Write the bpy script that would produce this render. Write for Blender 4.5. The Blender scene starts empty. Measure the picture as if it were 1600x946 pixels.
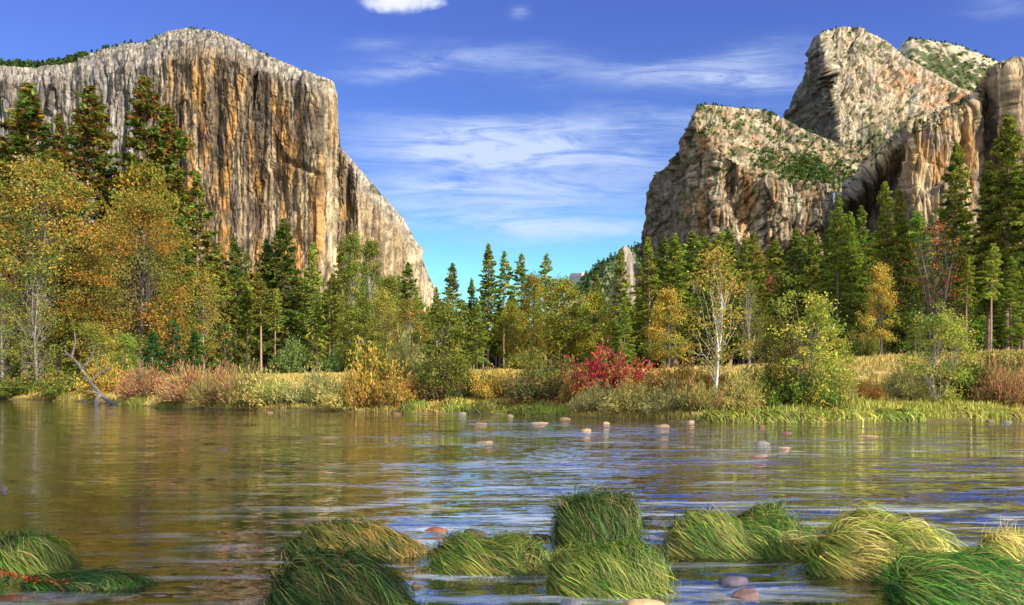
import bpy, math, random
import numpy as np
from mathutils import Vector

# ------------------------------------------------------------------ camera, sky, sun, exposure
SC = bpy.context.scene
COL = SC.collection
FPX, CX, HY, CAMZ = 1331.0, 800.0, 600.0, 1.5      # focal length and horizon of the 1600 px photograph

cam = bpy.data.cameras.new('camera')
cam.sensor_width = 36.0
cam.lens = 36.0 * FPX / 1600.0
cam.shift_y = (HY - 473.0) / 1600.0
cam.clip_start = 0.05
cam.clip_end = 40000.0
cam_o = bpy.data.objects.new('camera', cam)
cam_o.location = (0, 0, CAMZ)
cam_o.rotation_euler = (math.pi / 2, 0, 0)
COL.objects.link(cam_o)
SC.camera = cam_o

SUN_ROT, SUN_EL = math.radians(126), math.radians(28)
W = bpy.data.worlds.new('World')
SC.world = W
W.use_nodes = True


class NT:
    """small helper for building node trees"""
    def __init__(s, tree):
        s.t = tree
        s.L = tree.links

    def n(s, typ, **kw):
        x = s.t.nodes.new(typ)
        for k, v in kw.items():
            setattr(x, k, v)
        return x

    def put(s, sock, v):
        if hasattr(v, 'is_linked') or isinstance(v, bpy.types.NodeSocket):
            s.L.new(v, sock)
        else:
            sock.default_value = v

    def m(s, op, a, b=None, c=None, clamp=False):
        x = s.n('ShaderNodeMath', operation=op)
        x.use_clamp = clamp
        s.put(x.inputs[0], a)
        if b is not None:
            s.put(x.inputs[1], b)
        if c is not None:
            s.put(x.inputs[2], c)
        return x.outputs[0]

    def vm(s, op, a, b):
        x = s.n('ShaderNodeVectorMath', operation=op)
        s.put(x.inputs[0], a)
        s.put(x.inputs[1], b)
        return x.outputs[0]

    def noise(s, vec, scale, detail=4.0, rough=0.5, dist=0.0):
        x = s.n('ShaderNodeTexNoise')
        s.put(x.inputs['Vector'], vec)
        x.inputs['Scale'].default_value = scale
        x.inputs['Detail'].default_value = detail
        x.inputs['Roughness'].default_value = rough
        x.inputs['Distortion'].default_value = dist
        return x.outputs['Fac']

    def ramp(s, fac, stops):
        x = s.n('ShaderNodeValToRGB')
        s.put(x.inputs[0], fac)
        e = x.color_ramp.elements
        while len(e) < len(stops):
            e.new(0.5)
        for el, (p, c) in zip(e, stops):
            el.position = p
            el.color = c if len(c) == 4 else (*c, 1)
        return x.outputs['Color']

    def mix(s, fac, a, b, blend='MIX'):
        x = s.n('ShaderNodeMix', data_type='RGBA', blend_type=blend)
        s.put(x.inputs[0], fac)
        s.put(x.inputs[6], a)
        s.put(x.inputs[7], b)
        return x.outputs[2]

    def smooth(s, v, lo, hi):
        x = s.n('ShaderNodeMapRange', interpolation_type='SMOOTHSTEP')
        s.put(x.inputs[0], v)
        x.inputs[1].default_value = lo
        x.inputs[2].default_value = hi
        return x.outputs[0]


def make_world():
    g = NT(W.node_tree)
    sk = g.n('ShaderNodeTexSky', sky_type='NISHITA')
    sk.sun_disc = False
    sk.sun_elevation = SUN_EL
    sk.sun_rotation = SUN_ROT
    sk.altitude = 1200
    sk.air_density = 1.0
    sk.dust_density = 0.3
    sk.ozone_density = 2.5
    hs = g.n('ShaderNodeHueSaturation')
    hs.inputs['Saturation'].default_value = 1.15
    g.L.new(sk.outputs[0], hs.inputs['Color'])
    tc = g.n('ShaderNodeTexCoord')
    sep = g.n('ShaderNodeSeparateXYZ')
    g.L.new(tc.outputs['Generated'], sep.inputs[0])
    y = g.m('MAXIMUM', sep.outputs[1], 0.12)
    u = g.m('DIVIDE', sep.outputs[0], y)
    v = g.m('DIVIDE', sep.outputs[2], y)
    comb = g.n('ShaderNodeCombineXYZ')
    g.put(comb.inputs[0], u)
    g.put(comb.inputs[1], v)
    uv = comb.outputs[0]
    # sky tint: richer violet-blue high up, cyan near the horizon
    tint = g.ramp(v, [(0.0, (0.72, 1.16, 0.84)), (0.11, (0.62, 0.96, 0.82)), (0.24, (0.52, 0.54, 0.76)),
                      (0.45, (0.57, 0.48, 0.80)), (0.85, (0.56, 0.66, 0.86))])
    base = g.mix(1.0, hs.outputs[0], tint, 'MULTIPLY')
    # cirrus: broad soft fields broken by stretched noise; a small puffy cloud at the top
    patches = [(770, 232, 190, 26, 1.35, -0.02), (880, 250, 240, 30, .75, 0.10), (700, 290, 150, 22, .9, 0), (880, 300, 210, 24, .6, 0.02),
               (830, 342, 170, 30, .95, 0), (930, 362, 160, 18, .6, 0), (960, 205, 170, 16, .45, 0.0), (860, 190, 130, 14, .5, 0),
               (610, 112, 70, 11, .75, -0.06), (740, 92, 130, 14, .35, -0.05), (930, 112, 230, 22, .45, 0.06), (1140, 96, 130, 20, .75, -0.1),
               (1160, 122, 110, 16, .85, 0.04), (1200, 150, 90, 16, .3, 0), (590, 70, 40, 10, .4, 0), (1040, 180, 120, 14, .4, 0.1),
               (1570, 10, 60, 14, .35, 0), (812, 16, 14, 8, .6, 0), (680, 195, 120, 16, .4, 0.0), (640, 330, 90, 24, .4, 0)]
    total = None
    dn = g.noise(g.vm('MULTIPLY', uv, (3.0, 9.0, 1)), 1.6, 4, .6)
    dv = g.m('MULTIPLY', g.m('SUBTRACT', dn, 0.5), 0.05)
    v2 = g.m('ADD', v, dv)
    for (px, py, a, b, s, sl) in patches:
        du = g.m('MULTIPLY', g.m('SUBTRACT', u, (px - CX) / FPX), FPX / a)
        skew = g.m('MULTIPLY', g.m('SUBTRACT', u, (px - CX) / FPX), sl)
        dd = g.m('MULTIPLY', g.m('ADD', g.m('SUBTRACT', v2, (HY - py) / FPX), skew), FPX / b)
        r2 = g.m('ADD', g.m('MULTIPLY', du, du), g.m('MULTIPLY', dd, dd))
        e = g.m('MULTIPLY', g.m('POWER', 2.718, g.m('MULTIPLY', r2, -1.0)), s)
        total = e if total is None else g.m('ADD', total, e)
    wisp = g.noise(g.vm('MULTIPLY', uv, (4.5, 30.0, 1)), 1.5, 9, .68, 1.1)
    fine = g.noise(g.vm('MULTIPLY', uv, (26.0, 70.0, 1)), 1.2, 5, .6, .3)
    tex = g.m('ADD', g.m('MULTIPLY', g.smooth(wisp, .22, .72), .95), g.m('MULTIPLY', g.m('SUBTRACT', fine, .5), .4))
    cl = g.m('MULTIPLY', total, tex, clamp=True)
    # the puffy one
    du = g.m('MULTIPLY', g.m('SUBTRACT', u, (628 - CX) / FPX), FPX / 62)
    pn = g.noise(uv, 26, 5, .6)
    dd = g.m('MULTIPLY', g.m('SUBTRACT', v, (HY - 4) / FPX), FPX / 19)
    rr = g.m('ADD', g.m('ADD', g.m('MULTIPLY', du, du), g.m('MULTIPLY', dd, dd)), g.m('MULTIPLY', g.m('SUBTRACT', pn, .5), 3.0))
    puff = g.m('SUBTRACT', 1.0, g.smooth(rr, .1, 1.5))
    cl = g.m('MAXIMUM', g.m('MULTIPLY', cl, .8), g.m('MULTIPLY', puff, .9))
    front = g.smooth(sep.outputs[1], 0.1, 0.3)
    cl = g.m('MULTIPLY', cl, front)
    cloudcol = g.mix(puff, (3.0, 3.5, 4.6, 1), (4.2, 4.3, 4.5, 1))
    out = g.mix(cl, base, cloudcol)
    # unseen bright cloud added overhead and behind the viewer as fill light
    rear = g.m('MAXIMUM', g.smooth(sep.outputs[1], .25, -.25), g.smooth(sep.outputs[2], .60, .85))
    rn = g.noise(tc.outputs['Generated'], 3.0, 6, .6, .4)
    rear = g.m('MULTIPLY', g.m('MULTIPLY', rear, g.smooth(rn, .3, .6)), .8)
    out = g.mix(rear, out, (7.5, 7.6, 7.8, 1))
    bg = W.node_tree.nodes['Background']
    g.L.new(out, bg.inputs[0])
    bg.inputs[1].default_value = 0.12


make_world()
sun = bpy.data.lights.new('sun', 'SUN')
sun.energy = 4.2
sun.angle = math.radians(0.5)
sun.color = (1.0, 0.91, 0.76)
sun_o = bpy.data.objects.new('sun', sun)
sd = Vector((math.sin(SUN_ROT) * math.cos(SUN_EL), math.cos(SUN_ROT) * math.cos(SUN_EL), math.sin(SUN_EL)))
sun_o.rotation_euler = sd.to_track_quat('Z', 'Y').to_euler()
sun_o.location = (0, 0, 60)
COL.objects.link(sun_o)
SC.view_settings.view_transform = 'Standard'
SC.view_settings.look = 'None'
SC.view_settings.exposure = 1.02
SC.view_settings.gamma = 1.0
SC.cycles.max_bounces = 6
SC.cycles.diffuse_bounces = 3
SC.cycles.glossy_bounces = 3
SC.cycles.transmission_bounces = 3
SC.cycles.transparent_max_bounces = 4
SC.cycles.use_denoising = True
SC.cycles.sample_clamp_indirect = 6.0

# ------------------------------------------------------------------ numeric helpers
RNG = np.random.default_rng(11)
_P = np.random.default_rng(3).permutation(256)
_P = np.concatenate([_P, _P, _P])
_G = np.random.default_rng(4).normal(size=(256, 3))
_G /= np.linalg.norm(_G, axis=1)[:, None]


def perlin(x, y, z):
    xi, yi, zi = np.floor(x).astype(int), np.floor(y).astype(int), np.floor(z).astype(int)
    xf, yf, zf = x - xi, y - yi, z - zi
    u, v, w = [t * t * t * (t * (t * 6 - 15) + 10) for t in (xf, yf, zf)]
    xi, yi, zi = xi & 255, yi & 255, zi & 255

    def gr(a, b, c):
        h = _P[_P[_P[(xi + a) & 255] + ((yi + b) & 255)] + ((zi + c) & 255)]
        g = _G[h]
        return g[..., 0] * (xf - a) + g[..., 1] * (yf - b) + g[..., 2] * (zf - c)
    l = lambda a, b, t: a + (b - a) * t
    return 1.5 * l(l(l(gr(0, 0, 0), gr(1, 0, 0), u), l(gr(0, 1, 0), gr(1, 1, 0), u), v),
                   l(l(gr(0, 0, 1), gr(1, 0, 1), u), l(gr(0, 1, 1), gr(1, 1, 1), u), v), w)


def fbm(x, y, z, o=4, g=.5):
    s, a, t = 0.0, 1.0, 0.0
    for i in range(o):
        s = s + a * perlin(x * 2 ** i + 7.3 * i, y * 2 ** i + 3.1 * i, z * 2 ** i + 5.7 * i)
        t += a
        a *= g
    return s / t


def ridged(x, y, z, o=4):
    s, a, t = 0.0, 1.0, 0.0
    for i in range(o):
        s = s + a * (1 - 2 * np.abs(perlin(x * 2 ** i + 9.1 * i, y * 2 ** i + 1.7 * i, z * 2 ** i + 2.9 * i)))
        t += a
        a *= .5
    return s / t


def sst(x, a, b):
    t = np.clip((x - a) / (b - a), 0, 1)
    return t * t * (3 - 2 * t)


def mixc(c, d, f):
    return c + (np.asarray(d, float) - c) * np.asarray(f)[..., None]


def mesh(name, V, F4=None, F3=None, col=None, smooth=False, mat=None):
    """mesh from arrays: quads F4, triangles F3, one colour per vertex"""
    me = bpy.data.meshes.new(name)
    V = np.asarray(V, np.float32).reshape(-1, 3)
    n4 = 0 if F4 is None else len(F4)
    n3 = 0 if F3 is None else len(F3)
    me.vertices.add(len(V))
    me.vertices.foreach_set('co', V.ravel())
    loops = []
    if n4:
        loops.append(np.asarray(F4, np.int32).ravel())
    if n3:
        loops.append(np.asarray(F3, np.int32).ravel())
    lo = np.concatenate(loops)
    me.loops.add(len(lo))
    me.loops.foreach_set('vertex_index', lo)
    me.polygons.add(n4 + n3)
    st = np.concatenate([np.arange(n4) * 4, n4 * 4 + np.arange(n3) * 3]).astype(np.int32)
    me.polygons.foreach_set('loop_start', st)
    if smooth:
        me.polygons.foreach_set('use_smooth', np.ones(n4 + n3, bool))
    me.update(calc_edges=True)
    if col is not None:
        a = me.attributes.new('Col', 'FLOAT_COLOR', 'POINT')
        c = np.ones((len(V), 4), np.float32)
        c[:, :3] = np.clip(col, 0, 1)
        a.data.foreach_set('color', c.ravel())
    if mat:
        me.materials.append(mat)
    return me


class Geo:
    """collects pieces of ONE mesh"""
    def __init__(s):
        s.V, s.Q, s.C, s.k = [], [], [], 0

    def add(s, V, Q, C):
        V = np.asarray(V, float).reshape(-1, 3)
        s.V.append(V)
        s.Q.append(np.asarray(Q) + s.k)
        C = np.asarray(C, float)
        s.C.append(np.broadcast_to(C, (len(V), 3)) if C.ndim == 1 else C)
        s.k += len(V)

    def tube(s, P, R, C, n=6):
        P = np.asarray(P, float)
        R = np.broadcast_to(np.asarray(R, float), (len(P),))
        T = np.gradient(P, axis=0)
        T /= np.linalg.norm(T, axis=1)[:, None] + 1e-9
        ref = np.array([0, 0, 1.0]) if abs(T[0, 2]) < .8 else np.array([1.0, 0, 0])
        A = np.cross(T, ref)
        A /= np.linalg.norm(A, axis=1)[:, None] + 1e-9
        B = np.cross(T, A)
        an = np.arange(n) * 2 * math.pi / n
        V = P[:, None] + R[:, None, None] * (np.cos(an)[None, :, None] * A[:, None] + np.sin(an)[None, :, None] * B[:, None])
        i, j = np.meshgrid(np.arange(len(P) - 1), np.arange(n), indexing='ij')
        q = np.stack([i * n + j, i * n + (j + 1) % n, (i + 1) * n + (j + 1) % n, (i + 1) * n + j], -1).reshape(-1, 4)
        s.add(V, q, C)

    def leaves(s, c, d, L, Wd, C, rng, up=None):
        """rhombic leaves / needle tufts: centres c, directions d"""
        n = len(c)
        d = d / (np.linalg.norm(d, axis=1)[:, None] + 1e-9)
        r = rng.normal(size=(n, 3)) if up is None else up
        w = np.cross(d, r)
        w /= np.linalg.norm(w, axis=1)[:, None] + 1e-9
        L = np.broadcast_to(L, (n,))[:, None] * .5
        Wd = np.broadcast_to(Wd, (n,))[:, None] * .5
        V = np.stack([c - d * L, c + w * Wd, c + d * L, c - w * Wd], 1)
        s.add(V, np.arange(4 * n).reshape(n, 4), np.repeat(C, 4, axis=0))

    def mesh(s, name, mat, smooth=False):
        return mesh(name, np.concatenate(s.V), np.concatenate(s.Q), None, np.concatenate(s.C), smooth, mat)


def add_obj(name, me, parent=None, loc=(0, 0, 0), rz=0.0, scale=(1, 1, 1), label=None, cat=None, group=None, kind=None):
    o = bpy.data.objects.new(name, me)
    COL.objects.link(o)
    o.location = loc
    o.rotation_euler = (0, 0, rz)
    o.scale = scale
    if parent:
        o.parent = parent
    for k, v in (('label', label), ('category', cat), ('group', group), ('kind', kind)):
        if v:
            o[k] = v
    return o


# ------------------------------------------------------------------ materials
def mat_base(name):
    m = bpy.data.materials.new(name)
    m.use_nodes = True
    g = NT(m.node_tree)
    b = m.node_tree.nodes['Principled BSDF']
    return m, g, b


def attr_col(g):
    a = g.n('ShaderNodeAttribute', attribute_name='Col')
    return a.outputs['Color']


def mat_rock(name, s1, s2, bump, dist, stretch=(1, 1, 1)):
    m, g, b = mat_base(name)
    tc = g.n('ShaderNodeTexCoord')
    vec = g.vm('MULTIPLY', tc.outputs['Object'], stretch)
    n1 = g.noise(vec, s1, 8, .62)
    n2 = g.noise(vec, s2, 6, .6, .5)
    f = g.ramp(n1, [(.25, (.5, .5, .5)), (.5, (1, 1, 1)), (.75, (1.35, 1.35, 1.35))])
    c = g.mix(1.0, attr_col(g), f, 'MULTIPLY')
    g.L.new(c, b.inputs['Base Color'])
    b.inputs['Roughness'].default_value = .85
    b.inputs['Specular IOR Level'].default_value = .2
    bm = g.n('ShaderNodeBump')
    bm.inputs['Strength'].default_value = bump
    bm.inputs['Distance'].default_value = dist
    g.L.new(g.m('ADD', n1, g.m('MULTIPLY', n2, .6)), bm.inputs['Height'])
    g.L.new(bm.outputs[0], b.inputs['Normal'])
    return m


def mat_leaf(name, trans=.3, var=.25, gloss=False):
    m = bpy.data.materials.new(name)
    m.use_nodes = True
    g = NT(m.node_tree)
    m.node_tree.nodes.remove(m.node_tree.nodes['Principled BSDF'])
    out = m.node_tree.nodes['Material Output']
    oi = g.n('ShaderNodeObjectInfo')
    hs = g.n('ShaderNodeHueSaturation')
    g.L.new(attr_col(g), hs.inputs['Color'])
    g.put(hs.inputs['Value'], g.m('ADD', g.m('MULTIPLY', oi.outputs['Random'], var), 1 - var / 2))
    g.put(hs.inputs['Hue'], g.m('ADD', g.m('MULTIPLY', oi.outputs['Random'], .03), .485))
    d = g.n('ShaderNodeBsdfDiffuse')
    t = g.n('ShaderNodeBsdfTranslucent')
    g.L.new(hs.outputs[0], d.inputs[0])
    g.L.new(hs.outputs[0], t.inputs[0])
    mx = g.n('ShaderNodeMixShader')
    mx.inputs[0].default_value = trans
    g.L.new(d.outputs[0], mx.inputs[1])
    g.L.new(t.outputs[0], mx.inputs[2])
    last = mx.outputs[0]
    if gloss:
        gl = g.n('ShaderNodeBsdfGlossy')
        gl.inputs['Roughness'].default_value = .5
        m2 = g.n('ShaderNodeMixShader')
        m2.inputs[0].default_value = .02
        g.L.new(last, m2.inputs[1])
        g.L.new(gl.outputs[0], m2.inputs[2])
        last = m2.outputs[0]
    g.L.new(last, out.inputs[0])
    return m


def mat_bark(name):
    m, g, b = mat_base(name)
    tc = g.n('ShaderNodeTexCoord')
    n = g.noise(g.vm('MULTIPLY', tc.outputs['Object'], (3, 3, .6)), 3, 5, .6)
    f = g.ramp(n, [(.3, (.45, .45, .45)), (.6, (1.15, 1.15, 1.15))])
    g.L.new(g.mix(1.0, attr_col(g), f, 'MULTIPLY'), b.inputs['Base Color'])
    b.inputs['Roughness'].default_value = .9
    return m


def mat_ground():
    m, g, b = mat_base('ground_soil')
    tc = g.n('ShaderNodeTexCoord')
    n1 = g.noise(tc.outputs['Object'], 1.3, 8, .65)
    n2 = g.noise(tc.outputs['Object'], .12, 4, .6)
    f = g.ramp(g.m('ADD', g.m('MULTIPLY', n1, .6), g.m('MULTIPLY', n2, .4)), [(.3, (.55, .55, .55)), (.65, (1.3, 1.3, 1.3))])
    g.L.new(g.mix(1.0, attr_col(g), f, 'MULTIPLY'), b.inputs['Base Color'])
    b.inputs['Roughness'].default_value = .95
    bm = g.n('ShaderNodeBump')
    bm.inputs['Strength'].default_value = .6
    bm.inputs['Distance'].default_value = .15
    g.L.new(n1, bm.inputs['Height'])
    g.L.new(bm.outputs[0], b.inputs['Normal'])
    return m


def mat_water():
    m = bpy.data.materials.new('river_water')
    m.use_nodes = True
    g = NT(m.node_tree)
    m.node_tree.nodes.remove(m.node_tree.nodes['Principled BSDF'])
    out = m.node_tree.nodes['Material Output']
    tc = g.n('ShaderNodeTexCoord')
    P = tc.outputs['Object']
    sep = g.n('ShaderNodeSeparateXYZ')
    g.L.new(P, sep.inputs[0])
    X, Y = sep.outputs[0], sep.outputs[1]
    big = g.noise(g.vm('MULTIPLY', P, (.16, .55, 1)), 1.0, 2, .5, .6)
    mid = g.noise(g.vm('MULTIPLY', P, (.8, 3.0, 1)), 1.0, 2, .5, 1.0)
    fin = g.noise(g.vm('MULTIPLY', P, (3.5, 13, 1)), 1.0, 4, .6, .6)
    # current: riffles break the surface in patches, mostly to the right of the middle and round the tussocks
    patch = g.noise(g.vm('MULTIPLY', P, (.09, .3, 1)), 1.0, 3, .5, .4)
    rif = g.m('MULTIPLY', g.smooth(g.m('SUBTRACT', X, g.m('MULTIPLY', Y, -.02)), -1.0, 4.0), g.smooth(Y, 50, 18))
    near = g.m('MULTIPLY', g.smooth(Y, 9.0, 6.6), g.smooth(X, -1.6, -.4))
    act = g.m('ADD', g.m('ADD', .38, g.m('MULTIPLY', g.smooth(patch, .42, .62), .55)),
              g.m('ADD', g.m('MULTIPLY', rif, .85), g.m('MULTIPLY', near, .5)))
    calm = g.m('ADD', .55, g.m('MULTIPLY', g.smooth(g.m('DIVIDE', X, g.m('MAXIMUM', Y, 2.0)), -.5, -.05), .5))
    amt = g.m('MULTIPLY', act, calm)

    def slope(stretch, sx, sy, det, dist):
        x = g.n('ShaderNodeTexNoise')
        g.put(x.inputs['Vector'], g.vm('MULTIPLY', P, stretch))
        x.inputs['Scale'].default_value = 1.0
        x.inputs['Detail'].default_value = det
        x.inputs['Roughness'].default_value = .5
        x.inputs['Distortion'].default_value = dist
        return g.vm('MULTIPLY', g.vm('SUBTRACT', x.outputs['Color'], (.5, .5, .5)), (sx, sy, 0))
    sl = g.vm('ADD', g.vm('ADD', slope((.2, .9, 1), .08, .40, 2, .7), slope((1.9, 5.4, 1), .22, .62, 3, 1.2)), slope((6, 15, 1), .16, .36, 3, .6))
    sc = g.n('ShaderNodeVectorMath', operation='SCALE')
    g.put(sc.inputs[0], sl)
    g.put(sc.inputs['Scale'], amt)
    nn = g.n('ShaderNodeVectorMath', operation='NORMALIZE')
    g.put(nn.inputs[0], g.vm('ADD', sc.outputs[0], (0, 0, 1)))
    bm = nn
    gl = g.n('ShaderNodeBsdfGlossy')
    gl.inputs['Color'].default_value = (.95, .96, 1, 1)
    gl.inputs['Roughness'].default_value = .045
    g.L.new(bm.outputs[0], gl.inputs['Normal'])
    df = g.n('ShaderNodeBsdfDiffuse')
    bed = g.noise(g.vm('MULTIPLY', P, (.8, 1.6, 1)), 1.2, 5, .6, .4)
    g.L.new(g.ramp(bed, [(.3, (.03, .022, .010)), (.6, (.085, .062, .022)), (.75, (.14, .10, .036))]), df.inputs[0])
    g.L.new(bm.outputs[0], df.inputs['Normal'])
    # shallow clear water in the foreground: the stony bed shows through
    tr = g.n('ShaderNodeBsdfTransparent')
    tr.inputs[0].default_value = (.62, .52, .30, 1)
    sh = g.n('ShaderNodeMixShader')
    g.put(sh.inputs[0], g.m('MULTIPLY', g.smooth(Y, 19, 8), .8))
    g.L.new(df.outputs[0], sh.inputs[1])
    g.L.new(tr.outputs[0], sh.inputs[2])
    fr = g.n('ShaderNodeFresnel')
    fr.inputs['IOR'].default_value = 2.0
    g.L.new(bm.outputs[0], fr.inputs['Normal'])
    mx = g.n('ShaderNodeMixShader')
    g.L.new(g.m('ADD', g.m('MULTIPLY', fr.outputs[0], .72), .28), mx.inputs[0])
    g.L.new(sh.outputs[0], mx.inputs[1])
    g.L.new(gl.outputs[0], mx.inputs[2])
    # thin pale blue veils: aerated water, with sky sheen painted in to brighten
    veil = g.noise(g.vm('MULTIPLY', P, (.55, 2.6, 1)), 1.0, 5, .6, .9)
    vz = g.m('ADD', g.m('MULTIPLY', g.smooth(X, -2.2, -.6), g.smooth(Y, 11.5, 7.0)), g.m('MULTIPLY', g.m('MULTIPLY', g.smooth(X, -6, 0), g.smooth(Y, 34, 12)), .6), clamp=True)
    vf = g.m('MULTIPLY', g.m('MULTIPLY', g.smooth(veil, .48, .76), g.m('MULTIPLY', vz, g.smooth(patch, .3, .6))), .75)
    vd = g.n('ShaderNodeBsdfDiffuse')
    vd.inputs[0].default_value = (.56, .64, .80, 1)
    mv = g.n('ShaderNodeMixShader')
    g.put(mv.inputs[0], vf)
    g.L.new(mx.outputs[0], mv.inputs[1])
    g.L.new(vd.outputs[0], mv.inputs[2])
    # white water on the steepest crests of the riffles
    fo = g.m('MULTIPLY', g.smooth(g.m('ADD', g.m('MULTIPLY', mid, .7), g.m('MULTIPLY', fin, .3)), .60, .70),
             g.m('MULTIPLY', g.smooth(patch, .5, .62), g.m('ADD', g.m('MULTIPLY', rif, .55), g.m('MULTIPLY', near, .35))), clamp=True)
    fd = g.n('ShaderNodeBsdfDiffuse')
    fd.inputs[0].default_value = (.6, .64, .7, 1)
    m2 = g.n('ShaderNodeMixShader')
    g.put(m2.inputs[0], fo)
    g.L.new(mv.outputs[0], m2.inputs[1])
    g.L.new(fd.outputs[0], m2.inputs[2])
    g.L.new(m2.outputs[0], out.inputs[0])
    return m


M_CLIFF = mat_rock('granite_wall', .035, .14, 1.0, 9.0, (1, 1, .35))
M_SLOPE = mat_rock('granite_slope', .05, .16, .9, 7.0)
M_STONE = mat_rock('river_stone', 5.0, 18, .5, .03)
M_LEAF = mat_leaf('foliage', .36, .5)
M_GRASS = mat_leaf('grass_blades', .2, .12, True)
M_BARK = mat_bark('bark')
M_GROUND = mat_ground()
M_WATER = mat_water()

# ------------------------------------------------------------------ the ground, one sheet to the horizon
PM = ([-400, 0, 200, 300, 600, 750, 1000, 1150, 1300, 1450, 1600, 2000], [606, 602, 592, 586, 580, 577, 577, 572, 561, 551, 547, 540])
YSH = ([-400, 0, 100, 190, 300, 450, 640, 800, 900, 1000, 1100, 1250, 1430, 1600, 2000], [92, 83, 76, 60, 50, 47.5, 44, 42, 38.5, 36, 33.2, 33, 35, 36.5, 39])


def ground_z(X, Y):
    X, Y = np.asarray(X, float), np.asarray(Y, float)
    Yc = np.maximum(Y, 5.0)
    px = np.clip(CX + FPX * X / Yc, -400, 2000)
    ys = np.interp(px, *YSH) + 0.5 * fbm(X * .25, Y * .0 + 1.3, X * 0 + 2.2, 2)
    pm = np.interp(px, *PM)
    q = Y - ys
    zc = CAMZ + (HY - (pm + 7)) / FPX * (ys + 13)
    zc = np.maximum(zc, .5)
    z110 = CAMZ + (HY - pm) / FPX * 115
    z300 = CAMZ + (HY - pm) / FPX * 300
    z = np.where(q < 0, -.65 * sst(-q, 0, 6) - .02, 0)
    z = np.where(q >= 0, .42 * sst(q, -.4, 2.2), z)
    z = np.where(q > 1.5, .42 + (zc - .42) * sst(q, 1.5, 13), z)
    t = np.clip((Y - ys - 13) / np.maximum(115 - ys - 13, 1), 0, 1)
    z = np.where(q > 13, zc + (z110 - zc) * t, z)
    z = np.where(Y > 115, z110 + (z300 - z110) * np.clip((Y - 115) / 185, 0, 1), z)
    z = np.where(Y > 300, z300 + np.minimum(Y - 300, 1200) * .075, z)
    nb = .12 * fbm(X * .35, Y * .35, X * 0, 3) * sst(q, .5, 5)
    near = np.interp(Y, [-60, -12, -3, 2.0, 4.6, 6.0, 9, 22], [3, 1.1, .32, .16, -.16, -.20, -.30, -.65])
    z = np.where(Y < 22.0, near + .05 * fbm(X * .8, Y * .8, X * 0, 3), z + nb)
    return z


def build_ground():
    th = np.radians(np.concatenate([np.arange(-180, -40, 4), np.arange(-40, 40, .25), np.arange(40, 181, 4)]))
    r = np.concatenate([np.geomspace(.4, 24, 40), np.arange(24.4, 90, .42), np.geomspace(90.5, 14000, 90)])
    TH, R = np.meshgrid(th, r, indexing='ij')
    X, Y = np.sin(TH) * R, np.cos(TH) * R
    Z = ground_z(X, Y)
    nt, nr = TH.shape
    i, j = np.meshgrid(np.arange(nt - 1), np.arange(nr - 1), indexing='ij')
    F = np.stack([i * nr + j, (i + 1) * nr + j, (i + 1) * nr + j + 1, i * nr + j + 1], -1).reshape(-1, 4)
    px = CX + FPX * X / np.maximum(Y, 5)
    q = Y - np.interp(np.clip(px, -400, 2000), *YSH)
    n = fbm(X * .15, Y * .15, X * 0 + 4, 4)
    c = np.zeros((nt, nr, 3)) + np.array([.30, .19, .065])
    c = mixc(c, (.40, .28, .10), sst(n, -.15, .3))
    c = mixc(c, (.10, .10, .025), sst(-n, .02, .35) * .7)
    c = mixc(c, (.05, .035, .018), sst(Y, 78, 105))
    c = mixc(c, (.06, .05, .02), sst(-q, -.6, .4))
    c = mixc(c, (.07, .05, .025), sst(7 - Y, 0, 1))
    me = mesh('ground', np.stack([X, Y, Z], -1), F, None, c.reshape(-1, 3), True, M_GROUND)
    add_obj('ground', me, kind='structure')


build_ground()


def build_water():
    xs = np.linspace(-260, 260, 3)
    V = [(-260, .2, 0), (260, .2, 0), (260, 120, 0), (-260, 120, 0)]
    me = mesh('river', V, [(0, 1, 2, 3)], None, None, False, M_WATER)
    add_obj('river', me, kind='structure')


build_water()


def river_bed():
    # gravel and cobbles under the near water, far too many to count
    rng = np.random.default_rng(8)
    n = 5200
    Y = 4.6 + rng.uniform(0, 1, n) ** 1.6 * 15
    X = rng.uniform(-.75, .75, n) * Y
    Z = ground_z(X, Y)
    r = rng.uniform(.03, .12, n) * np.where(rng.random(n) < .1, 1.7, 1)
    nu, nv = 8, 5
    U, Vv = np.meshgrid(np.linspace(0, 2 * math.pi, nu, endpoint=False), np.linspace(-1.2, 1.45, nv), indexing='ij')
    d = np.stack([np.cos(U) * np.cos(Vv), np.sin(U) * np.cos(Vv), np.sin(Vv)], -1).reshape(-1, 3)
    k = 1 + rng.uniform(-.22, .22, (n, len(d), 1))
    ax = np.stack([r, r * rng.uniform(.6, 1, n), r * rng.uniform(.3, .6, n)], 1)
    V = d[None] * k * ax[:, None]
    V = V + np.stack([X, Y, Z], 1)[:, None]
    V[..., 2] = np.minimum(V[..., 2], -.012)
    i, j = np.meshgrid(np.arange(nu), np.arange(nv - 1), indexing='ij')
    F = np.stack([i * nv + j, ((i + 1) % nu) * nv + j, ((i + 1) % nu) * nv + j + 1, i * nv + j + 1], -1).reshape(-1, 4)
    F = (F[None] + (np.arange(n) * len(d))[:, None, None]).reshape(-1, 4)
    pal = np.array([(.22, .15, .08), (.14, .10, .06), (.26, .20, .13), (.10, .08, .06), (.20, .11, .06)])
    c = pal[rng.integers(0, 5, n)] * rng.uniform(.6, 1.3, (n, 1))
    add_obj('river_gravel', mesh('river_gravel', V, F, None, np.repeat(c, len(d), 0), True, M_STONE), kind='stuff')


river_bed()


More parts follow.
